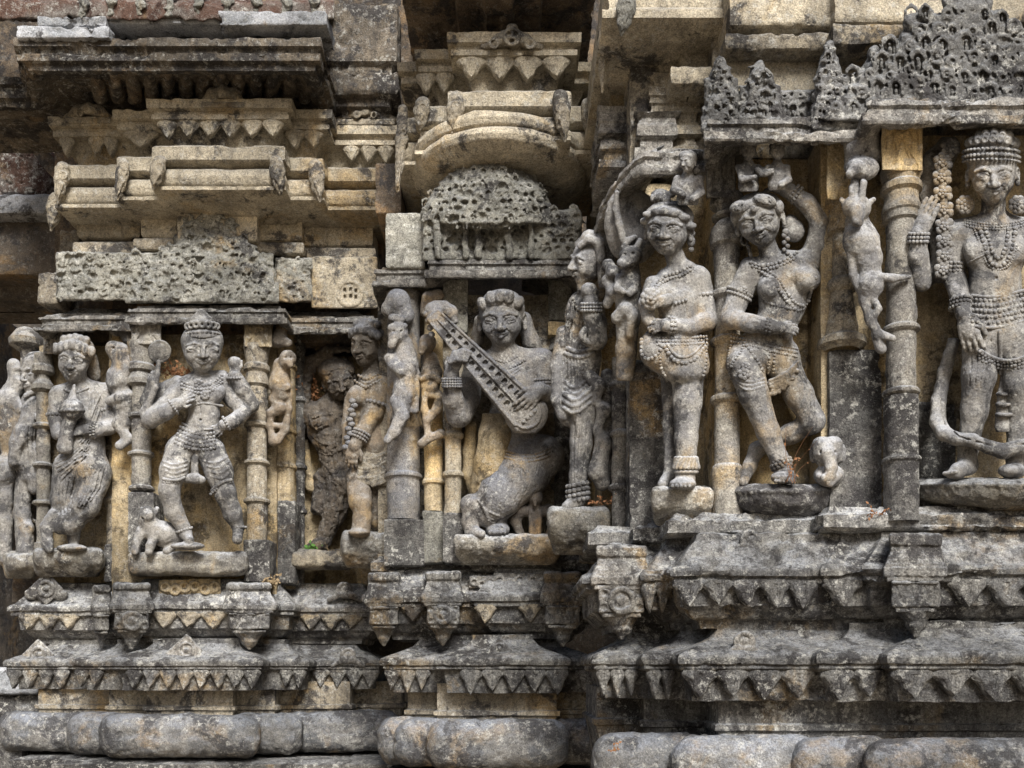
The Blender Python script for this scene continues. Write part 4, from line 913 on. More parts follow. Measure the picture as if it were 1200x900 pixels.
# pedestals under the statues
def pedestal(label, x0, x1, ytop, ybot, Y0, dep, mat, lip=None, lotus=False, taper=.55, rounded=False):
    b = Carve(x0 - 6, ytop - 6, x1 + 6, ybot + 4, -14, dep + 8, Y0, 1.1); cx = (x0 + x1) / 2; hw = (x1 - x0) / 2; h = ybot - ytop; lip = lip or h * .38
    if rounded:
        b.ell((cx, ytop + h * .36, 0), (hw * 1.0, h * .62, dep), 4); b.ell((cx, ytop + h * .2, 0), (hw * 1.04, h * .3, dep * 1.04), 4); b.box((cx, ytop - 12, 0), (hw * 1.2, 13, dep * 1.4), 1, 2, None, True)
    for i in range(0 if rounded else 18):
        f = i / 17; k = 1 if f * h < lip else 1 - (1 - taper) * ((f * h - lip) / (h - lip)) ** 1.3
        b.box((cx, ytop + h * f * .93 + h * .06, dep * k / 2 - 10), (hw * (1 - (1 - k) * .35), h / 16 + 1, dep * k / 2 + 10), min(h * .05 + .8, 4), 7)
    if not rounded: b.box((cx, ytop + lip / 2, dep / 2 - 8), (hw, lip / 2, dep / 2 + 8), min(3, lip * .3), 1)
    if lotus:
        n = int(hw * 2 / 6.5)
        for k in range(n + 1): b.ell((x0 + k * hw * 2 / n, ytop + 5, dep), (3.4, 6, 4), 1)
    b.rough(2.4, .07, x0 % 19)
    return b.mesh('pedestal', mat, None, label, 'pedestal', 'ledges the statues stand on')
pedestal('lotus-edged pedestal of the pot bearer', 42, 118, 645, 672, 4.06, 40, M['pedestal'], 10, True)
pedestal('small worn pedestal under the broken man at far left', 8, 40, 650, 674, 4.15, 36, M['pedestal'])
pedestal('thin white-fronted pedestal of the four-armed statue', 155, 286, 650, 671, 3.92, 44, M['pedestal'], 17)
pedestal('low buff pedestal of the dark woman', 345, 410, 648, 664, 4.1, 34, M['buff_dirty'], 12)
pedestal('leaf-edged pedestal of the man in profile', 404, 450, 624, 662, 3.78, 40, M['pedestal'], 18, True)
pedestal('wide carved brown pedestal of the lute player', 534, 657, 629, 658, 3.5, 50, M['pedestal'], 10)
pedestal('faceted pedestal of the bearded man', 645, 712, 596, 646, 3.14, 50, M['pedestal'], 16, False, .4)
pedestal('small pale-topped pedestal of the standing woman', 766, 834, 573, 612, 2.78, 52, M['pedestal'], 16, False, .45)
pedestal('black half-round pedestal of the dancer', 854, 994, 567, 612, 2.72, 62, M['pedestal_black'], 16, False, .5, True)
pedestal('big rough pedestal of the crowned man', 1066, 1300, 560, 602, 2.6, 66, M['pedestal'], 20, False, .6, True)
# ------------------------------------------------------------------ statues of the right bay
def arm_beads(o, b, c, axis, Rr, r): o.bead_ring(c, axis, Rr, r)
FS = M['figure']
# --- dancer
t = statue('dancer_statue', 'dancing woman statue with legs crossed and one arm arched over her head', 908, 567, 2.66, 'statues on the wall')
b = Carve(838, 206, 978, 572, 0, 92, 2.74, .85)
D = 42
hp = head(b, (889, 257, 54), 32, -8, -13, 6, 1.16, 1.05, .05, True)
b.chain([(897, 282, 48, 11), (905, 306, 44, 12)], 5)
b.chain([(884, 316, 40, 13), (922, 310, 40, 15), (946, 306, 38, 13)], 8)
b.ell((918, 332, 40), (33, 28, 20), 8); b.ell((917, 356, 40), (26, 28, 17), 10)
b.ell((902, 338, 55), (15, 14, 13), 6); b.ell((945, 326, 53), (17, 16, 15), 6)
b.chain([(920, 350, 40, 25), (910, 378, 40, 22), (900, 396, 40, 26)], 8, False, .8)
b.ell((888, 414, 42), (33, 25, 22), 8); b.ell((916, 418, 38), (22, 22, 19), 8)
b.chain([(872, 426, 46, 22), (884, 462, 52, 18), (900, 506, 50, 13.5), (914, 540, 48, 10.5), (917, 552, 48, 10)], 5)
b.ell((918, 560, 58), (15, 7.5, 18), 4); b.chain([(922, 552, 52, 8), (928, 563, 72, 5)], 4)
for k in range(5): b.ell((909 + k * 4.6, 564, 74 - k * 1.2), (2.3, 2.6, 4), 1)
b.chain([(918, 428, 38, 20), (936, 462, 42, 17), (953, 492, 46, 14.5)], 6)
b.chain([(953, 494, 44, 14), (928, 508, 32, 12), (906, 516, 26, 10.5), (886, 528, 24, 8.5)], 5)
b.chain([(886, 527, 24, 9), (879, 546, 28, 8), (871, 564, 34, 6)], 4); b.ell((886, 530, 22), (8, 8, 8), 3)
# bent arm across the waist
b.chain([(880, 315, 42, 14.5), (868, 342, 44, 14), (858, 368, 50, 12.5), (856, 374, 52, 12)], 4)
b.chain([(857, 374, 54, 12), (880, 379, 64, 11), (905, 383, 70, 8.5), (914, 384, 71, 8)], 3)
hand(b, (914, 384, 71), (1, .1, -.25), (0, -.35, 1), 27, .42, 1)
# arm arched over the head
b.chain([(948, 308, 36, 14), (958, 286, 36, 13), (961, 260, 40, 12.5)], 5)
b.chain([(961, 258, 40, 12.5), (945, 238, 44, 11.5), (922, 222, 46, 9), (912, 219, 47, 8)], 3)
hand(b, (914, 219, 47), (-1, .25, .15), (-.1, -1, .2), 27, .35, -1)
b.ell((930, 270, 36), (13, 14, 12), 5)
for k in range(3): b.ridge([(860 + k * 2, 440 + k * 5), (876, 449 + k * 5), (896, 444 + k * 4)], .9)
b.incise([(936, 430), (944, 452), (938, 476)], 1.0); b.incise([(944, 440), (952, 462), (950, 480)], 1.0)
b.rough(.55, .1, 1); b.mesh('body', FS, t)
hb = Carve(852, 212, 938, 300, 20, 92, 2.74, .85)
A = frame(-8, -13, 6); c0 = np.array((890, 257, 54)); q_ = lambda u, v, w_: tuple(c0 + A @ (np.array((u, v, w_)) * 31.5))
hb.ell(q_(0, -.4, -.16), (28.5, 19, 25.5), 3, A.T)
hb.ell(q_(0, -.02, .35), (24, 19.5, 18), 3, A.T, True)
for u, v, w_ in ((-.5, -.66, .4), (.42, -.68, .42)): hb.ell(q_(u, v, w_), (14, 8, 9), 3, frame(0, u * 30).T)
for u, v, w_ in ((.84, -.3, .14), (-.84, -.3, .14)): hb.ell(q_(u, v, w_), (6, 9, 8), 3)
for k in range(12):
    u = -.88 + k * .16; hb.chain([(*q_(u * .35, -.98, .3), .8), (*q_(u * .75, -.8 + .1 * abs(u), .62), .9), (*q_(u * 1.05, -.5 + .2 * abs(u), .66), .8)], .5, True)
hb.ell(q_(0, -.5, .74), (4.4, 4.4, 3), 1); hb.ell((927, 266, 34), (11, 15, 12), 3)
hb.rough(.5, .12, 2); hb.mesh('hair', FS, t)
o = Orn(b)
o.beads([(880, 308), (893, 312), (910, 309), (926, 302), (934, 296)], 2.6, None, 1); o.beads([(882, 312), (896, 316), (914, 312), (930, 304)], 2.2, None, 1)
o.beads([(890, 317), (905, 328), (916, 344), (926, 358), (938, 366), (946, 356), (951, 340), (956, 326)], 2.3, None, .8)
o.beads([(897, 315), (912, 326), (922, 342), (932, 356), (941, 358)], 2.0, None, .8)
o.beads([(895, 353), (906, 357), (918, 360), (930, 362)], 1.8, None, .6); o.mesh('necklace', FS, t)
o = Orn(b)
for k, r in ((0, 2.0), (5, 1.7), (-4, 1.5)): o.beads([(857, 395 + k), (875, 399 + k), (897, 404 + k), (918, 410 + k), (934, 413 + k)], r, None, .8)
o.beads([(858, 402), (853, 418), (854, 434), (857, 444)], 1.9, None, .6); o.beads([(873, 402), (868, 414), (860, 424), (856, 432)], 1.9, None, .6); o.beads([(873, 402), (882, 414), (890, 426), (895, 436)], 2.2, None, .6)
for x in (902, 908): o.beads([(x, 412), (x - 1, 424), (x - 2, 436)], 2.1, None, .6)
o.flower((872, 438), 8); o.flower((874, 430), 6); o.mesh('girdle', FS, t)
sb = Carve(890, 408, 948, 470, 30, 84, 2.74, .85)
sb.chain([(932, 428, 52, 5), (920, 442, 54, 7), (904, 452, 54, 6)], 3)
for k in range(5): sb.chain([(935 - k * 1.2, 424 + k * 2.6, 58 - k * .6, 1.8), (922 - k * .5, 438 + k * 3.6, 62 - k, 2.4), (902 + k * .8, 446 + k * 4, 61 - k, 1.8)], 1.6)
for k in range(7): sb.ell((902 + k * 5.4, 462 - k * k * .75, 57), (3, 3, 3), 1.5)
sb.rough(.5, .12, 3); sb.mesh('sash', FS, t)
o = Orn(b)
o.bead_ring((903, 383, 69), (1, .1, .1), 9, 2); o.bead_ring((899, 382, 68), (1, .1, .1), 9, 2); o.mesh('bracelet', FS, t)
o = Orn(b); o.bead_ring((930, 226, 45), (1, .7, 0), 10, 2.2); o.bead_ring((934, 229, 45), (1, .7, 0), 10.5, 2.2); o.mesh('bracelet', FS, t)
o = Orn(b); o.bead_ring((867, 342, 44), (-.4, 1, .1), 14.5, 2.2); o.bead_ring((866, 347, 45), (-.4, 1, .1), 14.5, 1.9); o.flower((872, 340, 58), 5); o.mesh('armlet', FS, t)
o = Orn(b)
for k in range(3): o.bead_ring((915 + k * .5, 540 + k * 3.5, 48), (.3, 1, .1), 12 - abs(k - 1), 2.6)
o.mesh('anklet', FS, t)
o = Orn(b); o.ball((921, 272, 52), 4.5)
for k in range(6): o.ball((920 + (k % 2) * 4 - 1, 276 + k * 4.2, 53), 3.4 - k * .15)
o.mesh('earring', FS, t)
o = Orn(b)
for k in range(14): th = k / 14 * 6.28; o.ball((872.5 + math.cos(th) * 4, 281 + math.sin(th) * 6, 46), 1.5)
for k in range(6): o.ball((877 + k * .8, 289 + k * 3.2, 48), 2.6)
o.mesh('earring', FS, t)
# small elephant head beside her
b = Carve(940, 506, 1000, 574, 0, 74, 2.70, .9)
b.ell((969, 530, 40), (19, 18, 18), 4); b.ell((962, 521, 44), (10, 9, 12), 4); b.ell((978, 520, 44), (10, 9, 12), 4); b.ell((953, 532, 36), (5, 12, 8), 3); b.ell((988, 532, 36), (5, 12, 8), 3)
b.chain([(970, 532, 54, 10), (974, 548, 58, 7), (973, 558, 60, 5.5), (966, 560, 62, 5)], 4); b.ell((971, 557, 40), (18, 14, 16), 4)
b.chain([(960, 558, 52, 5), (972, 566, 58, 5), (984, 556, 52, 5)], 2)
for x in (962, 979): b.ell((x, 530, 57), (2.6, 2, 2), 1, None, True)
b.rough(.7, .1, 4); b.mesh('elephant_figure', FS, None, 'small stone elephant head on the ledge beside the dancer', 'statue')

# --- crowned man
t = statue('crowned_statue', 'crowned smiling man statue with bead necklaces and a scarf loop, at the right edge', 1165, 560, 2.52, 'statues on the wall')
b = Carve(1058, 146, 1262, 566, -6, 98, 2.62, .95)
head(b, (1163, 203, 60), 36, 4, -3, 7, 1.08, 1.1, .08, True)
b.chain([(1164, 232, 52, 14), (1165, 258, 46, 15)], 5)
b.chain([(1122, 272, 42, 15), (1166, 264, 44, 16), (1212, 272, 42, 15)], 8)
b.ell((1166, 288, 42), (43, 33, 22), 9); b.ell((1147, 294, 56), (18, 16, 11), 7); b.ell((1187, 294, 56), (18, 16, 11), 7)
b.chain([(1166, 300, 42, 32), (1166, 336, 44, 29), (1168, 366, 44, 33), (1170, 386, 44, 37)], 9, False, .72)
b.ell((1167, 326, 66), (2.2, 2.2, 3), 1, None, True)
b.chain([(1152, 396, 46, 25), (1147, 440, 50, 20), (1142, 480, 46, 16), (1135, 520, 44, 12.5), (1133, 540, 44, 12)], 6)
b.chain([(1136, 546, 46, 11), (1122, 552, 60, 9), (1113, 556, 68, 5)], 5)
for k in range(5): b.ell((1108 + k * 3, 555 - k * .4, 70 + k * 1.6), (4, 3, 3), 1)
b.chain([(1192, 396, 44, 25), (1196, 450, 46, 20), (1194, 500, 42, 14), (1190, 540, 42, 12)], 6); b.ell((1186, 552, 56), (17, 9, 20), 4)
# hanging arm
b.chain([(1120, 276, 42, 15), (1116, 304, 42, 13), (1119, 328, 44, 12.5), (1126, 356, 52, 10.5), (1129, 368, 54, 10)], 4)
b.chain([(1119, 328, 46, 12.5), (1126, 356, 62, 10.5), (1130, 368, 70, 9.5)], 3); hand(b, (1130, 368, 72), (.26, 1, .08), (-.35, .1, 1), 52, .26, 1, .06)
b.chain([(1210, 276, 42, 15), (1220, 310, 42, 13), (1224, 350, 46, 11)], 4)
# raised second arm holding the garland
b.chain([(1112, 282, 26, 12), (1094, 318, 30, 12), (1080, 328, 34, 13)], 4); b.chain([(1079, 328, 44, 14), (1076, 300, 54, 12), (1077, 274, 58, 9.5)], 4)
hand(b, (1077, 276, 58), (.36, -1, .05), (-.6, -.1, 1), 48, .15, 1, .03)
for k in range(4): b.incise([(1140 + k * 7, 398), (1138 + k * 7, 430), (1136 + k * 6, 452)], .9)
b.rough(.6, .09, 5); b.mesh('body', FS, t)
hb = Carve(1118, 143, 1212, 200, 16, 104, 2.62, .8)
hb.ell((1162, 184, 54), (32, 25, 33), 2); hb.box((1162, 206, 60), (60, 14, 60), 1, 2, frame(0, -2, 10).T, True)
for k in range(19):
    a = -1.45 + k * 2.9 / 18; x = 1162 + math.sin(a) * 33; d = 55 + math.cos(a) * 33
    hb.ell((x, 185 - 4 * math.cos(a), d), (2.6, 2.6, 2.6), .8); hb.ell((x, 179 - 5 * math.cos(a), d - 1), (2.6, 2.2, 2.6), .8); hb.ell((x, 190 - 3.4 * math.cos(a), d), (2.2, 1.8, 2.2), .8)
for k in range(9):
    a = -1.3 + k * 2.6 / 8; x = 1163 + math.sin(a) * 28; d = 56 + math.cos(a) * 26; yy = 170 - 7 * math.cos(a)
    hb.ell((x, yy, d), (6.2, 7, 6), 1.5); hb.ring((x, yy, d + 5.5), (math.sin(a) * .5, 0, 1), 3.2, 1.2, .8)
for k in range(5):
    a = -.9 + k * .45; hb.ell((1165 + math.sin(a) * 22, 164 - 6 * math.cos(a), 60 + math.cos(a) * 20), (6, 7.5, 6), 1.5); hb.ring((1165 + math.sin(a) * 22, 164 - 6 * math.cos(a), 66 + math.cos(a) * 20), (0, 0, 1), 3, 1.2, .8)
hb.ell((1164, 170, 58), (25, 17, 25), 3); hb.ell((1165, 156, 72), (7, 8, 7), 2); hb.ell((1150, 162, 68), (6, 7, 6), 2); hb.ell((1180, 162, 68), (6, 7, 6), 2); hb.ell((1165, 150, 70), (3.4, 4, 4), 1)
hb.rough(.5, .12, 6); hb.mesh('crown', FS, t)
for x in (1131, 1193):
    o = Orn(b); o.flower((x, 240, 58), 12, 8); o.flower((x, 240, 61), 7, 6); o.mesh('earring', FS, t)
o = Orn(b)
for k in range(3): o.beads([(1131, 258 + k * 3), (1148, 262 + k * 3), (1166, 263 + k * 3), (1184, 262 + k * 3), (1200, 258 + k * 3)], 1.8, None, .8)
o.beads([(1148, 268), (1154, 288), (1159, 306), (1170, 314), (1182, 306), (1187, 288), (1190, 268)], 2.7, None, 1); o.beads([(1155, 268), (1161, 286), (1165, 300), (1171, 304), (1177, 298), (1180, 284), (1182, 268)], 2.6, None, 1)
o.beads([(1142, 268), (1150, 290), (1156, 310), (1170, 318), (1185, 310), (1192, 288)], 1.5, None, .8)
o.band([(1134, 308), (1146, 302), (1154, 298)], 1.3, .4); o.band([(1192, 292), (1202, 300), (1210, 306)], 1.3, .4); o.mesh('necklace', FS, t)
o = Orn(b)
for k in range(5): o.beads([(1140, 350 + k * 6.5), (1154, 352 + k * 6.5), (1170, 352 + k * 6.5), (1190, 347 + k * 6.5), (1206, 342 + k * 6.5)], 2.6, 4.8 if k % 2 else 5.6, .7)
o.band([(1138, 346), (1154, 348), (1172, 348), (1208, 338)], 2, .5); o.band([(1142, 382), (1156, 384), (1172, 384), (1208, 374)], 2, .5); o.mesh('belt', FS, t)
o = Orn(b)
for k in range(3): o.beads([(1148, 412 + k * 4), (1160, 420 + k * 4), (1176, 425 + k * 4), (1192, 424 + k * 4), (1210, 416 + k * 4)], 2.4, None, 3 - k)
o.band([(1148, 410), (1160, 418), (1176, 423), (1192, 422), (1210, 414)], 2.2, 3); o.mesh('hip_garland', FS, t)
o = Orn(b); o.band([(1172, 386), (1172, 410), (1173, 440)], 3, .5); o.mesh('sash', FS, t)
sb = Carve(1158, 430, 1196, 506, 10, 74, 2.62, .9); sb.chain([(1180, 436, 46, 7), (1178, 462, 48, 9), (1176, 500, 48, 11)], 2, False, .6)
for y, r in ((462, 9), (474, 10), (486, 10.5)): sb.ring((1178, y, 48), (0, 1, 0), r, 2.2, 1)
sb.rough(.6, .1, 7); sb.mesh('tassel', FS, t)
sb = Carve(1086, 396, 1226, 546, 0, 92, 2.62, 1.0)
sb.chain([(1117, 400, 30, 7), (1107, 436, 30, 8), (1100, 470, 34, 9), (1099, 494, 42, 10), (1106, 508, 54, 9), (1120, 514, 62, 8), (1140, 516, 66, 8), (1158, 524, 66, 8), (1176, 529, 64, 9), (1200, 523, 62, 9), (1224, 516, 58, 8)], 3)
sb.chain([(1107, 438, 38, 1), (1104, 470, 42, 1.2), (1106, 496, 52, 1.2), (1124, 512, 70, 1.2), (1160, 522, 74, 1.2), (1200, 521, 70, 1.2)], 1, True)
sb.rough(.7, .1, 8); sb.mesh('scarf', FS, t)
for c_, ax, r in (((1126, 356, 62), (.2, 1, .3), 12), ((1077, 279, 58), (0, 1, 0), 11), ((1117, 314, 43), (0, 1, .1), 13)):
    o = Orn(b)
    for k in range(3): o.bead_ring((c_[0] - k * .6, c_[1] - 5 + k * 4.6, c_[2]), ax, r, 2.3)
    o.mesh('bracelet' if r < 13 else 'armlet', FS, t)
# flower garland held up beside him
t = thing('flower_garland', 'upright stone garland of ten flowers held beside the crowned man', 'garland', at(1106, 328, 2.55))
b = Carve(1068, 160, 1132, 332, -6, 74, 2.62, 1.0)
b.chain([(1112, 172, 20, 14), (1098, 192, 24, 18), (1094, 230, 26, 18), (1098, 270, 34, 14), (1104, 300, 38, 12), (1104, 322, 38, 12)], 4, False, .8)
for k in range(9): b.chain([(1078 + k * 1, 206 + k * 7, 38, 1), (1092 + k, 196 + k * 8, 44, 1)], .8, True)
b.rough(.7, .1, 9); b.mesh('stem', FS, t)
for x, y in ((1114, 173), (1105, 190), (1104, 208), (1105, 227), (1107, 246), (1107, 265), (1108, 283), (1108, 300), (1106, 317)):
    o = Orn(b); o.flower((x, y, 53), 12.5, 6); o.flower((x, y, 57), 6, 5); o.mesh('flower', FS, t)

# --- standing woman with the lotus
t = statue('standing_statue', 'slim woman statue with a topknot holding a lotus to her chest', 800, 574, 2.8, 'statues on the wall')
b = Carve(742, 218, 842, 580, 0, 86, 2.78, .85)
head(b, (783, 267, 52), 32, -14, 3, 3, 1.14, 1.0, .03, True, False, 1.15)
b.chain([(788, 292, 46, 11), (795, 312, 42, 12.5)], 4)
b.chain([(782, 326, 42, 12), (800, 320, 40, 14), (816, 326, 38, 15)], 7)
b.ell((796, 344, 40), (30, 28, 21), 8); b.ell((774, 345, 54), (15, 15, 14), 5); b.ell((800, 350, 56), (13, 12, 10), 5)
b.chain([(798, 360, 40, 25), (795, 384, 40, 24)], 8)
b.ell((790, 414, 42), (38, 28, 26), 8); b.ell((804, 426, 44), (28, 24, 24), 6); b.ell((766, 408, 50), (17, 22, 16), 6)
b.ell((802, 434, 44), (27, 17, 25), 3); b.chain([(806, 440, 40, 19), (806, 470, 42, 17), (804, 514, 42, 13.5), (804, 545, 42, 11.5), (803, 560, 42, 12)], 4); b.ell((800, 567, 54), (16, 7, 20), 4)
for k in range(5): b.ell((788 + k * 5, 570, 72 - abs(k - 2)), (2.4, 2.6, 4), 1)
b.chain([(786, 440, 22, 12), (785, 500, 20, 8), (785, 556, 20, 7), (776, 568, 30, 6)], 4)
b.chain([(818, 328, 38, 15.5), (824, 352, 38, 14), (828, 374, 42, 12.5)], 4); b.chain([(828, 376, 44, 12.5), (806, 383, 56, 10.5), (786, 381, 64, 8), (780, 381, 66, 8)], 3)
hand(b, (782, 380, 66), (-1, .25, .1), (.1, -.3, 1), 27, .55, -1)
b.chain([(766, 334, 44, 11), (757, 356, 50, 9), (760, 374, 58, 8)], 4)
b.rough(.55, .1, 11); b.mesh('body', FS, t)
hb = Carve(750, 220, 822, 290, 14, 92, 2.78, .85); A = frame(-14, 3, 3); c0 = np.array((783, 267, 52)); q_ = lambda u, v, w_: tuple(c0 + A @ (np.array((u, v, w_)) * 32))
hb.ell(q_(0, -.38, -.15), (29, 20, 26.5), 3, A.T); hb.ell(q_(0, .06, .4), (27, 20, 20), 3, A.T, True)
for u, v, w_ in ((-.64, -.48, .34), (-.3, -.62, .5), (.02, -.66, .55), (.34, -.6, .5), (.66, -.44, .34), (.84, -.12, .1), (-.82, -.2, .1)): hb.ell(q_(u, v, w_), (8, 4.5, 5), 3)
hb.ell((774, 230, 46), (12, 9, 12), 2)
for k in range(6): hb.ell((764 + k * 4, 232 - 2 * math.sin(k), 56), (2.4, 4.5, 3), .8)
hb.ell((788, 226, 46), (4, 6, 5), 1); hb.rough(.5, .12, 12); hb.mesh('hair', FS, t)
o = Orn(b)
for k, r in ((0, 2.4), (5, 2)): o.beads([(809, 312 + k), (796, 319 + k), (782, 322 + k), (772, 330 + k), (763, 342 + k)], r, None, 1)
o.beads([(760, 346), (759, 356), (762, 366)], 2, None, 1); o.mesh('necklace', FS, t)
o = Orn(b); o.beads([(784, 353), (792, 356), (804, 352)], 2.2, None, 1.2); o.mesh('chest_band', FS, t)
lb = Carve(748, 330, 792, 372, 40, 90, 2.78, .8)
for k in range(3): lb.ring((763, 350, 74), (0, 0, 1), 3 + k * 3.6, 1.9, .8)
lb.F[:] = 12
for k in range(9): a = k * .698; lb.ell((763 + math.cos(a) * 8.5, 350 + math.sin(a) * 9, 70), (4.8, 4.8, 5), .8)
for k in range(6): a = k * 1.047 + .3; lb.ell((763 + math.cos(a) * 4.6, 350 + math.sin(a) * 4.8, 74), (3.4, 3.4, 4), .6)
lb.ell((763, 350, 77), (2.6, 2.6, 3), .6); lb.ell((778, 354, 68), (8, 6, 5), 1.5)
lb.chain([(772, 354, 70, 6), (783, 351, 68, 7)], 2, False, .6); lb.rough(.5, .12, 13)
lb.mesh('lotus', FS, t)
o = Orn(b); o.bead_ring((822, 345, 38), (.1, 1, 0), 14.6, 2.6)
for k in range(4): o.ball((811, 343 + k * 4.2, 54), 2.8)
o.mesh('armlet', FS, t)
o = Orn(b); o.bead_ring((788, 381, 63), (1, 0, -.4), 9, 2.3); o.bead_ring((784, 381, 64), (1, 0, -.4), 9, 2.3); o.mesh('bracelet', FS, t)
o = Orn(b)
for k in range(3): o.beads([(770, 396 + k * 4), (790, 396 + k * 4), (810, 396 + k * 4), (828, 394 + k * 4)], 1.9, None, .8)
o.beads([(779, 406), (788, 422), (802, 427), (817, 420), (828, 404)], 2.7, None, 1); o.band([(781, 402), (790, 416), (802, 420), (815, 414), (825, 400)], 1.8, .6)
o.beads([(752, 398), (751, 414), (757, 422), (770, 418), (776, 406)], 2.5, None, 1)
o.beads([(774, 420), (774, 432), (780, 440)], 2.2, None, .8); o.beads([(827, 408), (828, 424), (824, 440)], 2.3, None, .8); o.mesh('girdle', FS, t)
sb = Carve(782, 528, 828, 562, 14, 72, 2.78, .8)
for k in range(18): a = k / 18 * 6.283; sb.cap((804 + math.cos(a) * 12, 537, 42 + math.sin(a) * 12), (804 + math.cos(a + .3) * 14.5, 548, 42 + math.sin(a + .3) * 14.5), 2.8, 2.6, 1)
sb.ring((804, 553, 42), (0, 1, 0), 13, 2, .8); sb.mesh('anklet', FS, t)
o = Orn(b); o.ball((811, 274, 50), 4); o.ball((810, 283, 52), (5, 7, 4.5)); o.ball((810, 292, 51), 3.4); o.mesh('earring', FS, t)

# --- bearded man in profile
t = statue('bearded_statue', 'bearded man statue in profile with raised fist and hooded headdress', 682, 597, 3.06, 'statues on the wall')
W_ = M['figure']
b = Carve(640, 262, 730, 602, -10, 78, 3.14, .9)
head(b, (689, 307, 36), 27, -66, 4, 4, 1.05, 1.15, .02, False, True, 1.25)
b.chain([(692, 326, 28, 10), (694, 346, 26, 12)], 4); b.ell((686, 372, 26), (24, 34, 20), 7); b.ell((681, 420, 28), (24, 40, 20), 8); b.ell((680, 468, 28), (24, 28, 20), 6)
b.chain([(684, 480, 34, 17), (681, 520, 36, 13), (678, 556, 36, 11), (676, 580, 36, 11)], 4); b.chain([(676, 586, 38, 10), (664, 594, 46, 6)], 4)
b.chain([(700, 378, 38, 12), (699, 398, 50, 12), (694, 370, 58, 10.5), (692, 352, 60, 9)], 3)
hand(b, (692, 354, 60), (-.2, -1, .1), (-.3, 0, 1), 26, .7, 1); b.ell((690, 340, 62), (9.5, 9, 8), 3)
b.chain([(662, 392, 34, 11), (654, 430, 34, 9), (654, 468, 38, 8), (660, 486, 40, 8)], 4); hand(b, (658, 478, 40), (.3, 1, 0), (-.6, 0, 1), 26, .4, 1)
b.chain([(660, 404, 44, 3), (668, 372, 46, 4), (672, 350, 44, 2)], 3)
for k in range(5): b.chain([(668 + k * 5, 356 + k * 3, 46, 1), (660 + k * 5, 430 + k * 5, 50, 1)], .8, True)
for k in range(3): b.chain([(662, 462 + k * 9, 46, 3), (676, 474 + k * 5, 50, 3.4), (696, 452 + k * 9, 46, 3)], 5)
b.chain([(676, 478, 50, 5), (680, 508, 48, 4)], 3)
for k in range(7): b.incise([(664 + k * 3.4, 352 + k * 2), (661 + k * 3.6, 392 + k), (660 + k * 4, 436 + k * 3)], 1.0)
for k in range(5): b.ridge([(660, 446 + k * 8), (674, 458 + k * 7), (692, 440 + k * 8)], 1.5)
for k in range(4): b.incise([(674 + k * 5, 490), (672 + k * 4.6, 530), (672 + k * 3.4, 562)], .9)
b.ridge([(664, 408), (678, 414), (694, 408)], 2); b.ridge([(662, 414), (678, 420), (696, 414)], 2)
b.rough(.6, .1, 14); b.mesh('body', W_, t)
hb = Carve(668, 268, 722, 350, -10, 70, 3.14, .9)
hb.chain([(681, 288, 30, 8), (691, 280, 34, 10), (704, 282, 36, 12), (710, 304, 36, 12), (709, 342, 30, 10)], 4); hb.chain([(680, 288, 52, 4), (690, 280, 56, 5), (702, 284, 56, 6), (705, 304, 54, 6), (706, 334, 46, 5)], 3); hb.rough(.6, .1, 15); hb.mesh('headdress', W_, t)
sb = Carve(668, 378, 724, 592, -10, 76, 3.14, 1.0)
sb.ring((691, 393, 56), (.3, 0, 1), 8.5, 4.5, 2); sb.chain([(690, 440, 40, 8), (702, 452, 46, 8), (698, 470, 44, 5), (708, 480, 44, 8), (700, 504, 46, 5), (708, 520, 42, 10), (700, 552, 42, 11), (706, 566, 38, 10)], 5)
sb.chain([(712, 440, 30, 8), (712, 560, 28, 9)], 6); sb.rough(.8, .09, 16); sb.mesh('drapery', W_, t)
o = Orn(b)
for k in range(3): o.bead_ring((693, 356 + k * 4, 59), (0, 1, 0), 11.5, 2)
o.mesh('bracelet', W_, t); o = Orn(b)
for k in range(4): o.bead_ring((677, 568 + k * 6, 36), (.2, 1, 0), 12.5, 3)
o.mesh('anklet', W_, t); o = Orn(b); o.beads([(672, 350), (676, 362), (686, 366)], 2, None, .8); o.mesh('necklace', W_, t)

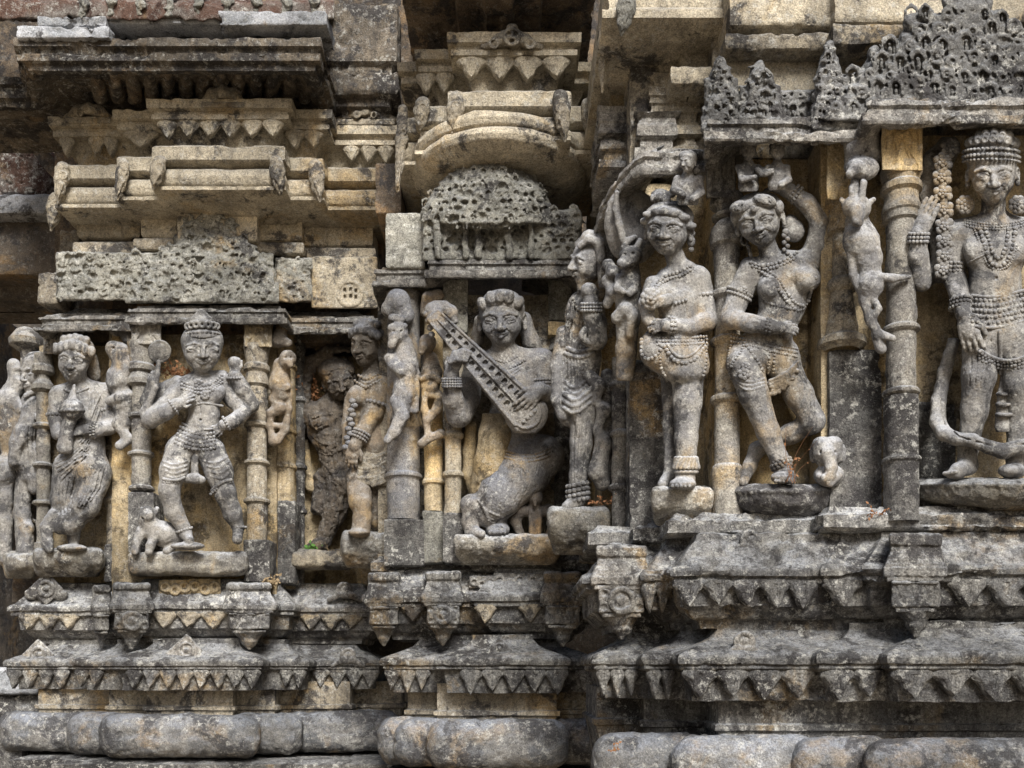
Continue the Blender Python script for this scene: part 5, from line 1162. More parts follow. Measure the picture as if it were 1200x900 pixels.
# --- beasts
def beast(label, parts, bb, Y0, mat, face=None, vox=.95, seed=0):
    b = Carve(*bb, Y0, vox)
    for kind, *a in parts:
        if kind == 'c': b.chain(a[0], a[1] if len(a) > 1 else 3)
        elif kind == 'e': b.ell(a[0], a[1], a[2] if len(a) > 2 else 3)
        elif kind == 'x': b.ell(a[0], a[1], 1, None, True)
        elif kind == 'g': b.chain(a[0], .8, True)
        elif kind == 'r': b.ring(*a)
    b.rough(.9, .1, seed); return b.mesh('beast_statue', mat, None, label, 'statue', 'rearing beasts on the pilasters')
beast('goat-headed beast under a beaded arch beside the standing woman', [
    ('e', (744, 266, 8), (30, 44, 24), 4), ('e', (730, 262, 14), (22, 42, 18), 6), 
    ('c', [(723, 226, 36, 3), (722, 246, 36, 4), (726, 264, 38, 5), (730, 282, 40, 4)], 2),
    ('e', (739, 300, 42), (14, 12, 14), 3), ('c', [(738, 302, 50, 10), (729, 309, 58, 6.5)], 3), ('c', [(730, 290, 44, 3), (736, 282, 40, 4), (744, 278, 36, 3)], 2), ('c', [(746, 290, 44, 3.5), (750, 282, 40, 3)], 2), ('x', (732, 298, 57), (2.2, 1.8, 3)), ('x', (742, 297, 56), (2.2, 1.8, 3)), ('g', [(724, 312, 62, 1), (734, 314, 58, 1), (742, 308, 54, 1)]),
    ('c', [(738, 314, 34, 12), (736, 340, 34, 15), (736, 372, 32, 14), (734, 410, 28, 12), (732, 440, 24, 11)], 5), ('c', [(726, 326, 44, 5), (724, 338, 50, 5), (730, 342, 52, 4)], 2), ('c', [(746, 326, 44, 5), (742, 340, 50, 5), (738, 344, 52, 4)], 2),
    ('c', [(724, 372, 40, 8), (734, 362, 46, 8), (741, 370, 46, 7), (738, 392, 44, 5)], 3), ('c', [(712, 310, 28, 7), (718, 318, 36, 7), (712, 330, 28, 7), (718, 342, 34, 7), (712, 356, 28, 6)], 3)],
    (696, 212, 782, 446, -8, 74), 2.86, W_, seed=21)
beast('horned climbing beast on the thick pilaster beside the crowned man', [
    ('c', [(1000, 196, 24, 11), (1004, 172, 28, 15), (1016, 160, 30, 15), (1025, 180, 26, 12)], 4), ('e', (1010, 197, 40), (20, 15, 16), 3), ('c', [(1004, 196, 52, 8), (996, 204, 56, 5)], 3),
    ('c', [(998, 220, 46, 4), (1000, 234, 48, 5)], 2), ('c', [(1012, 214, 50, 4), (1009, 234, 52, 5)], 2), ('c', [(1002, 214, 44, 5), (1003, 232, 46, 5)], 2),
    ('e', (1004, 243, 44), (17, 15, 15), 3), ('c', [(1004, 246, 54, 11), (1005, 259, 60, 7.5)], 3), ('c', [(990, 238, 40, 4), (986, 234, 40, 3)], 2), ('c', [(1018, 238, 40, 4), (1024, 234, 40, 3)], 2), ('x', (998, 244, 57), (2, 1.6, 3)), ('x', (1011, 244, 57), (2, 1.6, 3)),
    ('c', [(1005, 262, 34, 15), (1009, 282, 38, 21), (1016, 302, 36, 19)], 5), ('c', [(1002, 292, 50, 6), (1016, 291, 52, 6), (1028, 294, 46, 5)], 3), ('c', [(1018, 308, 36, 13), (1020, 332, 40, 16), (1016, 352, 38, 10)], 4),
    ('c', [(998, 296, 46, 5.5), (1000, 322, 44, 5), (1012, 350, 42, 5), (1020, 374, 42, 6)], 3), ('c', [(1022, 322, 44, 5), (1046, 326, 48, 5), (1066, 324, 48, 3)], 3), ('c', [(1018, 344, 42, 6), (1030, 362, 44, 4), (1022, 372, 44, 5)], 2),
    ('c', [(1018, 372, 42, 6), (1030, 392, 44, 6), (1046, 396, 46, 4)], 3), ('c', [(1026, 392, 42, 6), (1032, 408, 40, 7)], 3), ('g', [(1004, 172, 36, 1), (1008, 184, 40, 1)]), ('g', [(1012, 168, 37, 1), (1016, 184, 40, 1)])],
    (978, 144, 1076, 420, -4, 76), 2.58, FS, seed=22)
def small_person(name, label, x, y, hgt, Y0, mat, yaw, arms, dd=14):
    H = hgt * .225; b = Carve(x - hgt * .55, y - 5, x + hgt * .55, y + hgt + 6, -14, hgt * .7 + 14, Y0, .8)
    head(b, (x, y + H, dd + H * .6), H, yaw, 0, 4, 1, 1.2, .03, True)
    b.chain([(x, y + H * 1.8, dd, H * .4), (x, y + H * 2.3, dd, H * .5)], 2); b.ell((x, y + H * 3.2, dd), (H * 1.05, H * 1.1, H * .7), 3); b.ell((x, y + H * 4.4, dd), (H * 1.0, H * 1.0, H * .7), 4)
    for ch in arms: b.chain([(x + p * H, y + q * H, dd + r * H, s_ * H) for p, q, r, s_ in ch], 2)
    hb = b.ell((x, y + H * .55, dd + H * .25), (H * .85, H * .55, H * .85), 1.5)
    b.rough(.6, .12, int(x)); return b.mesh(name, mat, None, label, 'statue')
small_person('small_statue', 'small crouching figure above the topknot of the standing woman', 806, 176, 58, 2.64, W_, -35, [[(-.9, 2.6, .2, .4), (-1.2, 3.6, .6, .35), (-.4, 4, .9, .3)], [(1, 2.6, 0, .4), (1.2, 3.8, .3, .35), (.4, 4.4, .9, .3)]])
small_person('small_statue', 'left of the two tiny figures clasping hands above the dancer', 877, 164, 54, 2.60, FS, 12, [[(-.9, 2.7, .2, .38), (-.6, 3.8, .9, .34), (.6, 3.6, 1.2, .28)], [(.9, 2.7, .2, .38), (1.6, 3.2, .8, .34), (2.4, 3.0, .9, .3)]])
small_person('small_statue', 'right of the two tiny figures clasping hands above the dancer', 911, 165, 52, 2.60, FS, 10, [[(-.9, 2.7, .2, .38), (-1.6, 3.3, .8, .34), (-2.0, 2.9, .9, .3)], [(.9, 2.7, .2, .38), (1.1, 3.9, .4, .34), (.4, 4.4, .9, .3)]])
# ------------------------------------------------------------------ statues of the middle bay and the recess
SL = M['figure_slate']
t = statue('lute_player_statue', 'curly-fringed lute player statue kneeling on one knee', 595, 630, 3.45, 'statues on the wall')
b = Carve(505, 332, 662, 634, -4, 112, 3.53, .85)
hp = head(b, (588, 373, 48), 33, -6, -2, 5, 1.08, 1.1, .06, True)
b.chain([(590, 402, 42, 13), (592, 420, 38, 14)], 5); b.chain([(560, 428, 36, 14), (592, 420, 36, 15), (630, 426, 36, 17)], 8)
b.ell((598, 446, 36), (36, 30, 22), 8); b.ell((604, 490, 34), (31, 34, 20), 9); b.ell((606, 526, 34), (32, 20, 20), 6)
# bowing arm
b.chain([(634, 424, 38, 17), (642, 448, 42, 15), (640, 470, 50, 13)], 4); b.chain([(641, 472, 54, 13), (638, 462, 78, 11), (632, 456, 92, 9)], 3)
hand(b, (633, 455, 94), (-.66, .74, .02), (.3, .1, 1), 40, .22, -1, .1)
# holding arm
b.chain([(556, 432, 34, 13), (548, 468, 38, 14), (540, 486, 46, 14)], 4); b.chain([(537, 487, 50, 14), (531, 468, 62, 12), (529, 448, 70, 9.5), (529, 438, 74, 9)], 3)
hand(b, (528, 440, 76), (.35, -1, .35), (-.3, .3, 1), 32, .5, 1)
for k in range(4): b.chain([(527 + k * 1.6, 424 - k * 3.4, 88, 3), (537 + k * 1.8, 421 - k * 3.4, 93, 3), (546 + k * 1.6, 422 - k * 3.0, 90, 2.6)], 1)
# bent leg
b.chain([(636, 535, 34, 26), (612, 556, 42, 30), (586, 580, 46, 27), (570, 598, 44, 20)], 6); b.chain([(552, 592, 48, 11), (551, 612, 48, 9.5), (553, 622, 50, 9)], 4)
b.ell((553, 590, 46), (13, 11, 14), 5); b.chain([(553, 622, 52, 8), (564, 626, 62, 5)], 3); b.ell((583, 621, 46), (14, 9, 16), 3); b.chain([(583, 596, 36, 14), (584, 616, 40, 10)], 5)
for k in range(5): b.ell((574 + k * 4.4, 624, 60), (2.2, 3, 4), 1)
rl = random.Random(9)
for k in range(20):
    x, y = rl.uniform(566, 640), rl.uniform(540, 602); b.incise([(x, y), (x + rl.uniform(-3, 1), y + 5), (x - 3 + rl.uniform(-2, 2), y + 11)], .75)
for k in range(4): b.ridge([(560 + k * 3, 586 + k * 4), (572, 600 + k * 4), (590, 606 + k * 2)], 1.2)
for k in range(3): b.incise([(570 + k * 4, 424 + k * 5), (592, 436 + k * 6), (616 - k * 3, 424 + k * 5)], .9)
b.rough(.6, .1, 31); b.mesh('body', SL, t)
hb = Carve(552, 330, 636, 420, 8, 92, 3.53, .85); A = frame(-6, -2, 5); c0 = np.array((588, 373, 48)); q_ = lambda u, v, w_: tuple(c0 + A @ (np.array((u, v, w_)) * 33))
hb.ell(q_(0, -.4, -.18), (26, 21, 27), 3, A.T); hb.ell(q_(0, .1, .45), (24, 20, 20), 3, A.T, True)
for u, v, w_ in ((-.62, -.56, .3), (-.3, -.76, .46), (.02, -.82, .52), (.34, -.78, .46), (.64, -.56, .28)): hb.ell(q_(u, v, w_), (6.4, 9, 8), 1, frame(0, u * 50).T); hb.chain([(*q_(u - .1, v - .2, w_ + .22), 1), (*q_(u + .05, v + .2, w_ + .26), 1)], .8, True)
hb.chain([(614, 374, 28, 9), (622, 400, 22, 10), (628, 414, 18, 8)], 4); hb.chain([(562, 376, 28, 7), (560, 398, 22, 8)], 4); hb.rough(.6, .12, 32); hb.mesh('hair', SL, t)
sb = Carve(540, 484, 650, 592, -4, 80, 3.53, .9)
sb.chain([(580, 480, 40, 14), (580, 510, 46, 19), (575, 545, 44, 20), (564, 572, 40, 14)], 5, False, .8)
for k in range(6): sb.chain([(596 - k * 2, 494 + k * 12, 54, 2.4), (578 - k * 1, 512 + k * 11, 57, 2.8), (561, 534 + k * 10, 53, 2.2)], 2.5)
sb.chain([(552, 500, 22, 7), (550, 530, 20, 8), (549, 556, 20, 7), (554, 578, 18, 5)], 4)
sb.rough(.6, .1, 33); sb.mesh('pleated_cloth', M['ochre'], t)
o = Orn(b); o.beads([(578, 420), (592, 426), (606, 418)], 1.8, None, .6); o.beads([(572, 424), (592, 436), (614, 422)], 1.6, None, .6); o.mesh('necklace', SL, t)
o = Orn(b)
for k in range(4): o.bead_ring((529.5, 444 + k * 3, 71), (0, 1, 0), 11, 1.7)
o.mesh('bracelet', SL, t); o = Orn(b)
for k in range(2): o.bead_ring((641, 446 + k * 4, 42), (0, 1, .1), 16.5, 2)
o.mesh('armlet', SL, t); o = Orn(b)
for k in range(3): o.beads([(592, 528 + k * 4), (610, 534 + k * 4), (630, 532 + k * 4), (644, 526 + k * 4)], 1.6, None, .6)
o.mesh('belt', M['figure_warm'], t)
# the long lute
t = thing('lute', 'long stone lute held diagonally by the lute player, fret holes down its neck', 'lute', at(575, 500, 3.3))
b = Carve(496, 352, 648, 508, 40, 96, 3.53, .8)
A_, B_ = np.array((512, 374, 74.)), np.array((617, 485, 84.)); ax = (B_ - A_); L_ = np.linalg.norm(ax); ax /= L_; sd = np.cross(ax, (0, 0, 1.)); sd /= np.linalg.norm(sd); nn = np.cross(sd, ax)
for k in range(14): f = k / 13; c_ = A_ + ax * L_ * f; b.box(c_, (9.5 + 13 * f ** 1.1, L_ / 24 + 2, 6), 2, 1, np.array([sd, ax, nn]))
b.ell(B_, (26, 25, 9), 2, np.array([sd, ax, nn])); b.chain([(510, 374, 72, 9), (508, 364, 66, 10), (516, 358, 60, 9), (528, 366, 58, 8), (532, 376, 58, 5)], 3)
for q in (-1, 1):
    b.chain([(*(A_ + sd * q * 8.5 + nn * 6), 1.6), (*(B_ + sd * q * 19 + nn * 7), 2)], .8)
    for k in range(12):
        f = .16 + k * .068; p = A_ + ax * L_ * f + sd * q * (3.2 + 6 * f) + nn * 7; b.box(p, (1.8 + 2.2 * f, 2.6, 5), 1.2, 0, np.array([sd, ax, nn]), True)
b.chain([(*(A_ + nn * 7), 1.0), (*(B_ + nn * 8.5), 1.3)], .8); b.ring(B_ + nn * 7, nn, 17, 1.6, .8)
for k in range(4): p = B_ + sd * (-9 + k * 6) + ax * 5 + nn * 8; b.ell(p, (2.5, 2.5, 2.5), 1)
b.rough(.5, .12, 34); b.mesh('sound_board', SL, t)
o = Orn(b)
for k in range(4): o.ball((500 + k * 2, 380 + k * 8 - 12, 70), 4)
o.mesh('peg', SL, t)
# little bird figure on the ledge
b = Carve(596, 566, 656, 634, -2, 56, 3.46, .8)
b.ell((628, 583, 30), (9, 9.5, 9), 2); b.chain([(627, 586, 38, 3), (627, 592, 40, 1.5)], 1); b.chain([(627, 594, 26, 8), (627, 626, 26, 7)], 3)
for q in (-1, 1):
    b.chain([(627 + q * 6, 600, 26, 6), (627 + q * 16, 598, 24, 7), (627 + q * 23, 610, 20, 6), (627 + q * 17, 626, 20, 5)], 3)
    for k in range(3): b.chain([(627 + q * (10 + k * 4), 600 + k, 33, 1), (627 + q * (9 + k * 4), 624, 29, 1)], .8, True)
    b.chain([(627 + q * 5, 600, 32, 3.2), (627 + q * 4, 626, 32, 3.2)], 1)
b.rough(.6, .12, 35); b.mesh('bird_figure', M['figure_dark'], None, 'tiny winged figure crouching on the lute player ledge', 'statue')
beast('weathered leafy beast on the dark corner pilaster of the middle bay', [
    ('c', [(456, 362, 16, 10), (466, 352, 20, 13), (474, 370, 18, 12)], 4), ('e', (466, 390, 34), (12, 13, 12), 3), ('c', [(462, 396, 42, 7), (459, 404, 44, 5)], 3), ('c', [(458, 384, 40, 4), (474, 382, 40, 4)], 3), ('x', (461, 388, 46), (2, 1.6, 3)), ('x', (470, 388, 45), (2, 1.6, 3)),
    ('c', [(472, 404, 28, 12), (474, 430, 30, 14), (474, 460, 30, 13), (468, 490, 30, 9)], 5), ('c', [(458, 420, 36, 8), (462, 428, 40, 7), (470, 436, 42, 6)], 3), ('c', [(464, 470, 36, 8), (472, 486, 40, 8), (462, 506, 42, 7), (454, 516, 44, 5)], 3), ('c', [(460, 372, 32, 5), (470, 374, 34, 5)], 2),
    ('c', [(480, 410, 30, 5), (488, 440, 28, 5), (486, 480, 28, 5)], 3), ('g', [(468, 440, 46, 1), (480, 452, 44, 1)]), ('g', [(466, 456, 46, 1), (480, 468, 44, 1)])], (444, 338, 500, 526, -6, 60), 3.50, M['figure_slate'], seed=23)
beast('small horned beast behind the head of the lute', [
    ('c', [(498, 366, 12, 6), (502, 350, 14, 8), (514, 346, 14, 7)], 3), ('e', (501, 402, 28), (10, 11, 11), 3), ('c', [(497, 406, 36, 6), (494, 412, 36, 4)], 2), ('c', [(504, 420, 22, 9), (506, 436, 24, 12), (504, 452, 24, 12)], 4), ('c', [(494, 444, 32, 4), (506, 440, 36, 4), (514, 446, 32, 4)], 2),
    ('c', [(497, 450, 28, 4), (498, 480, 28, 4), (502, 512, 28, 5), (494, 520, 30, 5)], 3), ('c', [(514, 462, 26, 5), (512, 480, 28, 6), (502, 492, 30, 5)], 3), ('c', [(500, 462, 28, 5), (516, 466, 28, 4)], 2), ('c', [(500, 516, 28, 5), (516, 508, 28, 6)], 3)], (486, 338, 526, 528, -6, 50), 3.50, M['figure_warm'], seed=24)
# --- man in profile at the edge of the recess
t = statue('profile_statue', 'man statue in profile with a braided garland and pleated short skirt', 430, 624, 3.7, 'statues on the wall')
W_ = M['figure_warm']
b = Carve(396, 370, 466, 630, -14, 66, 3.78, .85)
head(b, (432, 403, 26), 27.5, -44, 3, 4, 1.0, 1.0, .0, True)
b.chain([(436, 426, 22, 10), (440, 440, 20, 12)], 4); b.ell((438, 462, 22), (22, 30, 22), 7); b.ell((446, 456, 34), (15, 17, 15), 5); b.ell((420, 464, 32), (13, 14, 13), 5)
b.chain([(446, 456, 34, 15), (438, 484, 40, 11), (424, 508, 46, 9), (416, 522, 48, 8)], 4); hand(b, (416, 520, 48), (-.25, 1, 0), (-.4, 0, 1), 32, .4, 1)
b.chain([(412, 470, 26, 9), (408, 500, 32, 8), (410, 530, 38, 8)], 4); b.chain([(436, 490, 22, 20), (438, 520, 22, 22)], 6)
b.chain([(438, 560, 20, 16), (440, 610, 16, 11)], 4); b.chain([(420, 560, 28, 15), (422, 588, 40, 14)], 5); b.chain([(424, 590, 44, 12), (425, 606, 42, 11), (423, 622, 42, 11)], 3); b.ell((420, 624, 46), (12, 5, 14), 3)
for k in range(3): b.ridge([(418, 438 + k * 5), (430, 446 + k * 5), (446, 436 + k * 5)], 1.1)
b.rough(.7, .1, 41); b.mesh('body', W_, t)
hb = Carve(408, 370, 462, 416, -10, 62, 3.78, .85); A = frame(-44, 3, 4); c0 = np.array((432, 403, 26)); q_ = lambda u, v, w_: tuple(c0 + A @ (np.array((u, v, w_)) * 27.5))
hb.ell(q_(0, -.45, -.15), (22, 16, 23), 3, A.T); hb.ell(q_(0, .1, .5), (20, 17, 16), 2, A.T, True)
for k in range(7): u = -.8 + k * .27; hb.ell(q_(u, -.64 + .28 * abs(u), .54 - .3 * abs(u)), (5, 6, 6), 1)
for k in range(6): u = -.6 + k * .24; hb.ell(q_(u, -.95 + .2 * abs(u), .1), (5, 5, 6), 1.2)
hb.rough(.6, .12, 42); hb.mesh('hair', SL, t)
sb = Carve(408, 508, 466, 576, -14, 62, 3.78, .9)
for i in range(8): f = i / 7; sb.box((440, 514 + f * 50, 20), (20 + 3 * f, 6, 18 + 7 * f), 4, 3)
for k in range(4): sb.chain([(420, 522 + k * 12, 44, 1), (464, 514 + k * 10, 44, 1)], .8, True)
for k in range(5): sb.chain([(424 + k * 9, 552 - k * 2, 46, .9), (422 + k * 9, 566 - k * 2.4, 46, .9)], .6, True)
for k in range(4): sb.ridge([(416, 524 + k * 12), (436, 528 + k * 11), (462, 514 + k * 11)], 1.1)
sb.ridge([(418, 570), (440, 570), (464, 558)], 1.8)
sb.rough(.6, .1, 43); sb.mesh('skirt', M['buff_dirty'], t)
o = Orn(b); o.bead_ring((442, 474, 37), (-.3, 1, .2), 14, 2.6); o.mesh('armlet', SL, t); o = Orn(b)
for k in range(3): o.bead_ring((424 - k * 2, 507 + k * 3.4, 46), (-.5, 1, .2), 10, 1.8)
o.mesh('bracelet', SL, t); o = Orn(b)
for k in range(11): o.ball((413 - k * .8 + (k % 2) * 3, 470 + k * 5.4, 44), (4.5, 3.4, 4))
o.mesh('garland', SL, t); o = Orn(b); o.beads([(420, 440), (430, 446), (446, 438)], 2, None, .8); o.beads([(416, 446), (428, 456), (440, 448)], 1.8, None, .8); o.mesh('necklace', W_, t)
# --- dark woman with a bowed head
t = statue('dark_statue', 'dark mossy woman statue with bowed head and an arm over her head', 385, 648, 4.1, 'statues on the wall')
K_ = M['figure_dark']
b = Carve(346, 386, 428, 656, -10, 60, 4.2, .85)
head(b, (397, 445, 30), 24, 6, -14, 18, 1.02, 1.0, .0, True); b.ell((394, 434, 24), (21, 16, 20), 3)
b.chain([(390, 462, 20, 9), (384, 476, 18, 11)], 4); b.chain([(364, 486, 16, 12), (386, 476, 16, 12), (410, 484, 14, 11)], 6); b.ell((384, 500, 18), (25, 28, 15), 7); b.ell((372, 494, 30), (11, 11, 9), 4)
b.chain([(388, 520, 18, 19), (396, 552, 18, 17), (402, 566, 18, 18)], 7); b.chain([(402, 560, 18, 19), (392, 600, 18, 14), (378, 634, 20, 9)], 5); b.chain([(380, 560, 10, 13), (374, 596, 8, 9)], 5); b.chain([(378, 636, 22, 8), (358, 648, 30, 7)], 4)
b.chain([(358, 484, 14, 9), (356, 452, 16, 8), (366, 424, 22, 8), (384, 412, 26, 7.5)], 4); hand(b, (384, 412, 26), (1, -.2, .1), (0, -1, .3), 32, .2, 1)
for k in range(9): b.chain([(366 + k * 3, 492 + k * 9, 36, 1), (386 + k * 3, 486 + k * 10, 38, 1)], 1, True)
for k in range(5): b.incise([(370 + k * 8, 488 - k), (374 + k * 7, 530), (384 + k * 6, 575), (370 + k * 6, 622)], 1.0)
for k in range(3): b.ridge([(366, 500 + k * 12), (384, 512 + k * 12), (404, 500 + k * 12)], 1.0)
b.rough(1.9, .16, 44); b.mesh('body', K_, t)
hb = Carve(370, 416, 424, 446, 0, 60, 4.2, .85); hb.ell((394, 434, 26), (22.5, 15, 22), 2)
hb.ell((400, 450, 46), (19, 17, 14), 2, None, True)
for k in range(4): hb.chain([(382 + k * 8, 420, 36, .8), (380 + k * 9, 436, 46, .8)], .6, True)
hb.rough(.6, .12, 45); hb.mesh('hair', K_, t)
sb = Carve(350, 512, 386, 584, -10, 30, 4.2, .9)
sb.chain([(358, 520, 4, 5), (358, 548, 4, 7), (366, 570, 4, 8), (380, 572, 4, 5)], 4)
for c_ in ((366, 566), (376, 574), (357, 560)): sb.ring((*c_, 8), (0, 0, 1), 4, 1.8, 1)
sb.rough(.8, .12, 46); sb.mesh('sash', M['ochre'], t)
# ------------------------------------------------------------------ statues of the left bay
FS = M['figure']
t = statue('four_armed_statue', 'four-armed deity statue with tall crown, one hand raised in a fist', 235, 650, 3.86, 'statues on the wall')
b = Carve(160, 372, 304, 652, -4, 84, 3.90, .85)
head(b, (237, 408, 46), 28, 2, 0, 3, 1.2, 1.4, .03, False)
b.chain([(236, 430, 40, 9), (236, 444, 36, 11)], 4); b.chain([(212, 452, 34, 10), (236, 446, 34, 11), (260, 444, 32, 10)], 6)
b.ell((236, 458, 35), (25, 20, 16), 7); b.ell((222, 463, 46), (10, 10, 9), 5); b.ell((252, 460, 46), (12, 11, 10), 5)
b.chain([(238, 462, 35, 20), (240, 486, 36, 16.5), (236, 504, 36, 19), (231, 518, 36, 22)], 7)
b.ell((229, 518, 38), (28, 16, 18), 7); b.chain([(211, 528, 40, 18), (203, 552, 46, 16), (198, 574, 50, 12.5)], 5); b.chain([(198, 574, 50, 12.5), (204, 600, 46, 11), (217, 622, 44, 8)], 4); b.chain([(218, 626, 46, 7.5), (222, 633, 58, 5)], 3); b.ell((220, 640, 52), (20, 5, 12), 3)
b.chain([(246, 528, 40, 18), (257, 554, 46, 16), (264, 578, 50, 12.5)], 5); b.chain([(264, 578, 50, 12.5), (273, 602, 44, 11), (279, 618, 40, 7)], 4); b.chain([(279, 620, 42, 7), (278, 632, 52, 6)], 3)
b.chain([(211, 454, 36, 10.5), (192, 476, 42, 10), (177, 490, 46, 11)], 3); b.chain([(177, 491, 48, 11), (194, 483, 58, 9.5), (207, 474, 62, 8)], 3); hand(b, (206, 475, 60), (.85, -.6, 0), (-.1, -.3, 1), 27, .4, -1)
b.chain([(208, 450, 28, 10), (190, 458, 26, 9), (176, 474, 28, 8), (172, 470, 40, 8), (179, 448, 48, 7)], 3); hand(b, (178, 452, 48), (.2, -1, .1), (-.4, 0, 1), 22, .7, 1); b.chain([(168, 484, 46, 5), (182, 454, 52, 4), (186, 424, 46, 3)], 2)
b.chain([(258, 446, 34, 10), (272, 468, 34, 9), (285, 482, 38, 9)], 4); b.chain([(285, 484, 40, 9), (272, 494, 50, 8), (262, 498, 54, 7)], 3); hand(b, (263, 498, 53), (-.9, .5, 0), (.1, -.2, 1), 24, .4, 1)
b.chain([(262, 446, 22, 9), (280, 470, 24, 10), (294, 476, 30, 9)], 4); b.chain([(295, 474, 32, 9), (284, 456, 38, 9), (275, 440, 42, 8)], 3); hand(b, (275, 438, 42), (-.05, -1, .1), (-.1, 0, 1), 26, 1.25, -1); b.ell((274, 424, 43), (7, 6.5, 6), 3)
for k in range(4): b.ridge([(190 + k * 2, 540 + k * 6), (204, 546 + k * 5), (220, 540 + k * 5)], .8); b.ridge([(238 + k * 3, 540 + k * 6), (254 + k * 2, 544 + k * 6), (268, 534 + k * 7)], .8)
b.incise([(232, 470), (236, 486), (234, 500)], .8); b.ell((235, 492, 53), (1.8, 1.8, 3), .8, None, True)
b.rough(.55, .1, 51); b.mesh('body', FS, t)
hb = Carve(208, 362, 268, 404, 10, 84, 3.90, .75)
hb.ell((237, 395, 43), (21.5, 18, 23), 2); hb.box((237, 404, 62), (40, 8, 40), 2, 2, frame(0, 0, 10).T, True)
for k in range(13): a = -1.4 + k * 2.8 / 12; hb.ell((237 + math.sin(a) * 20.5, 392 - 3 * math.cos(a), 43 + math.cos(a) * 21.5), (2.4, 1.8, 2.2), .8)
for k in range(7): a = -1.2 + k * .4; hb.ring((237 + math.sin(a) * 18, 384 - 4 * math.cos(a), 48 + math.cos(a) * 16), (math.sin(a) * .5, 0, 1), 3.2, 1.8, 1)
for k in range(3): hb.ring((231 + k * 6, 376, 56), (0, 0, 1), 2.6, 1.6, 1)
hb.ell((236, 377, 48), (14, 10, 14), 4); hb.ell((236, 370, 50), (8, 6, 8), 3); hb.ell((236, 366, 52), (4.5, 4, 5), 2); hb.rough(.4, .12, 52); hb.mesh('crown', FS, t)
o = Orn(b)
for k in range(3): o.beads([(213, 447 + k * 4), (226, 452 + k * 4), (238, 453 + k * 4), (250, 450 + k * 4), (260, 440 + k * 4)], 1.9, None, .8)
o.flower((233, 450), 6); o.flower((240, 463), 6, 8); o.band([(222, 478), (235, 472), (246, 473), (262, 476)], 1.5, .4); o.mesh('necklace', FS, t)
o = Orn(b)
for k in range(5): o.beads([(211 - k * 1.4, 500 + k * 4.8), (225 - k, 508 + k * 4.4), (240, 510 + k * 4.4), (251, 507 + k * 4.4)], 2.3, 4.4, .6)
o.band([(213, 496), (228, 504), (250, 503)], 1.6, .4); o.mesh('girdle', FS, t)
for pts in ([(190, 561), (198, 563), (207, 563), (217, 559)], [(247, 576), (254, 570), (262, 564), (272, 562)]):
    o = Orn(b); o.band(pts, 2.2, .8); o.beads([(x, y + 3) for x, y in pts], 1.8, None, .6); o.mesh('garter', FS, t)
sb = Carve(210, 524, 246, 574, 10, 74, 3.90, .85); sb.chain([(229, 528, 50, 4), (228, 552, 50, 4.5)], 2); sb.chain([(218, 561, 48, 5), (228, 560, 50, 6.5), (236, 562, 48, 5)], 2); sb.rough(.6, .12, 53); sb.mesh('tassel', FS, t)
for c_, ax_, r in (((203, 477, 60), (.85, -.6, 0), 9), ((265, 496, 53), (-.9, .5, 0), 8), ((275, 443, 42), (0, 1, 0), 8.5), ((216, 621, 44), (.3, 1, 0), 9), ((280, 618, 41), (0, 1, 0), 8)):
    o = Orn(b); o.bead_ring(c_, ax_, r, 1.8); o.mesh('bracelet' if c_[1] < 550 else 'anklet', FS, t)
b = Carve(168, 394, 206, 430, 16, 60, 3.90, .8); b.ell((187, 412, 40), (14, 14, 6), 1); b.ring((187, 412, 43), (0, 0, 1), 12, 1.6, 1); b.rough(.5, .1, 54); b.mesh('mirror', M['pilaster'], None, 'round stone mirror held up beside the four-armed statue', 'mirror')
b = Carve(150, 590, 222, 652, -2, 62, 3.88, .9)   # bull at the foot
b.chain([(206, 626, 24, 13), (192, 626, 28, 14), (178, 620, 32, 13), (172, 608, 38, 10), (172, 602, 42, 9)], 5); b.chain([(172, 604, 46, 7), (170, 598, 44, 4)], 3); b.chain([(168, 602, 40, 3), (166, 596, 38, 2)], 1); b.chain([(180, 602, 40, 4), (184, 596, 36, 3)], 2)
b.chain([(166, 622, 36, 7), (160, 636, 40, 5), (158, 646, 42, 5)], 3); b.chain([(182, 626, 38, 7), (176, 640, 44, 5), (174, 647, 46, 5)], 3); b.chain([(204, 636, 26, 8), (196, 646, 34, 5)], 3); b.ell((167, 607, 49), (2, 1.6, 2), .8, None, True)
b.rough(.8, .11, 55); b.mesh('bull_figure', FS, None, 'small crouching stone bull at the foot of the four-armed statue', 'statue')
b = Carve(280, 540, 306, 580, 0, 40, 3.90, .9)
# --- pot bearer
t = statue('pot_bearer_statue', 'draped woman statue holding a domed pot, ankles crossed', 86, 645, 4.0, 'statues on the wall')
b = Carve(38, 392, 140, 650, -4, 80, 4.08, .85)
head(b, (87, 421, 46), 27, -14, 5, 5, 1.0, 1.05, .04, False)
b.chain([(92, 442, 40, 10), (94, 454, 36, 12)], 4); b.chain([(70, 462, 34, 11), (94, 456, 34, 13), (120, 460, 32, 12)], 6); b.ell((95, 480, 34), (28, 28, 18), 7); b.chain([(96, 496, 34, 23), (98, 520, 36, 24), (98, 545, 38, 27)], 7)
b.ell((108, 556, 38), (21, 30, 20), 6); b.chain([(112, 556, 42, 19), (100, 592, 50, 17), (82, 612, 50, 14), (70, 616, 46, 10)], 6); b.chain([(78, 548, 42, 17), (72, 585, 40, 13), (76, 612, 38, 11)], 5)
b.chain([(64, 604, 44, 9), (54, 618, 46, 7.5), (55, 636, 48, 7), (58, 643, 54, 5)], 3); b.chain([(86, 622, 38, 9), (86, 638, 42, 6)], 3); b.ell((84, 642, 48), (18, 4.5, 10), 2)
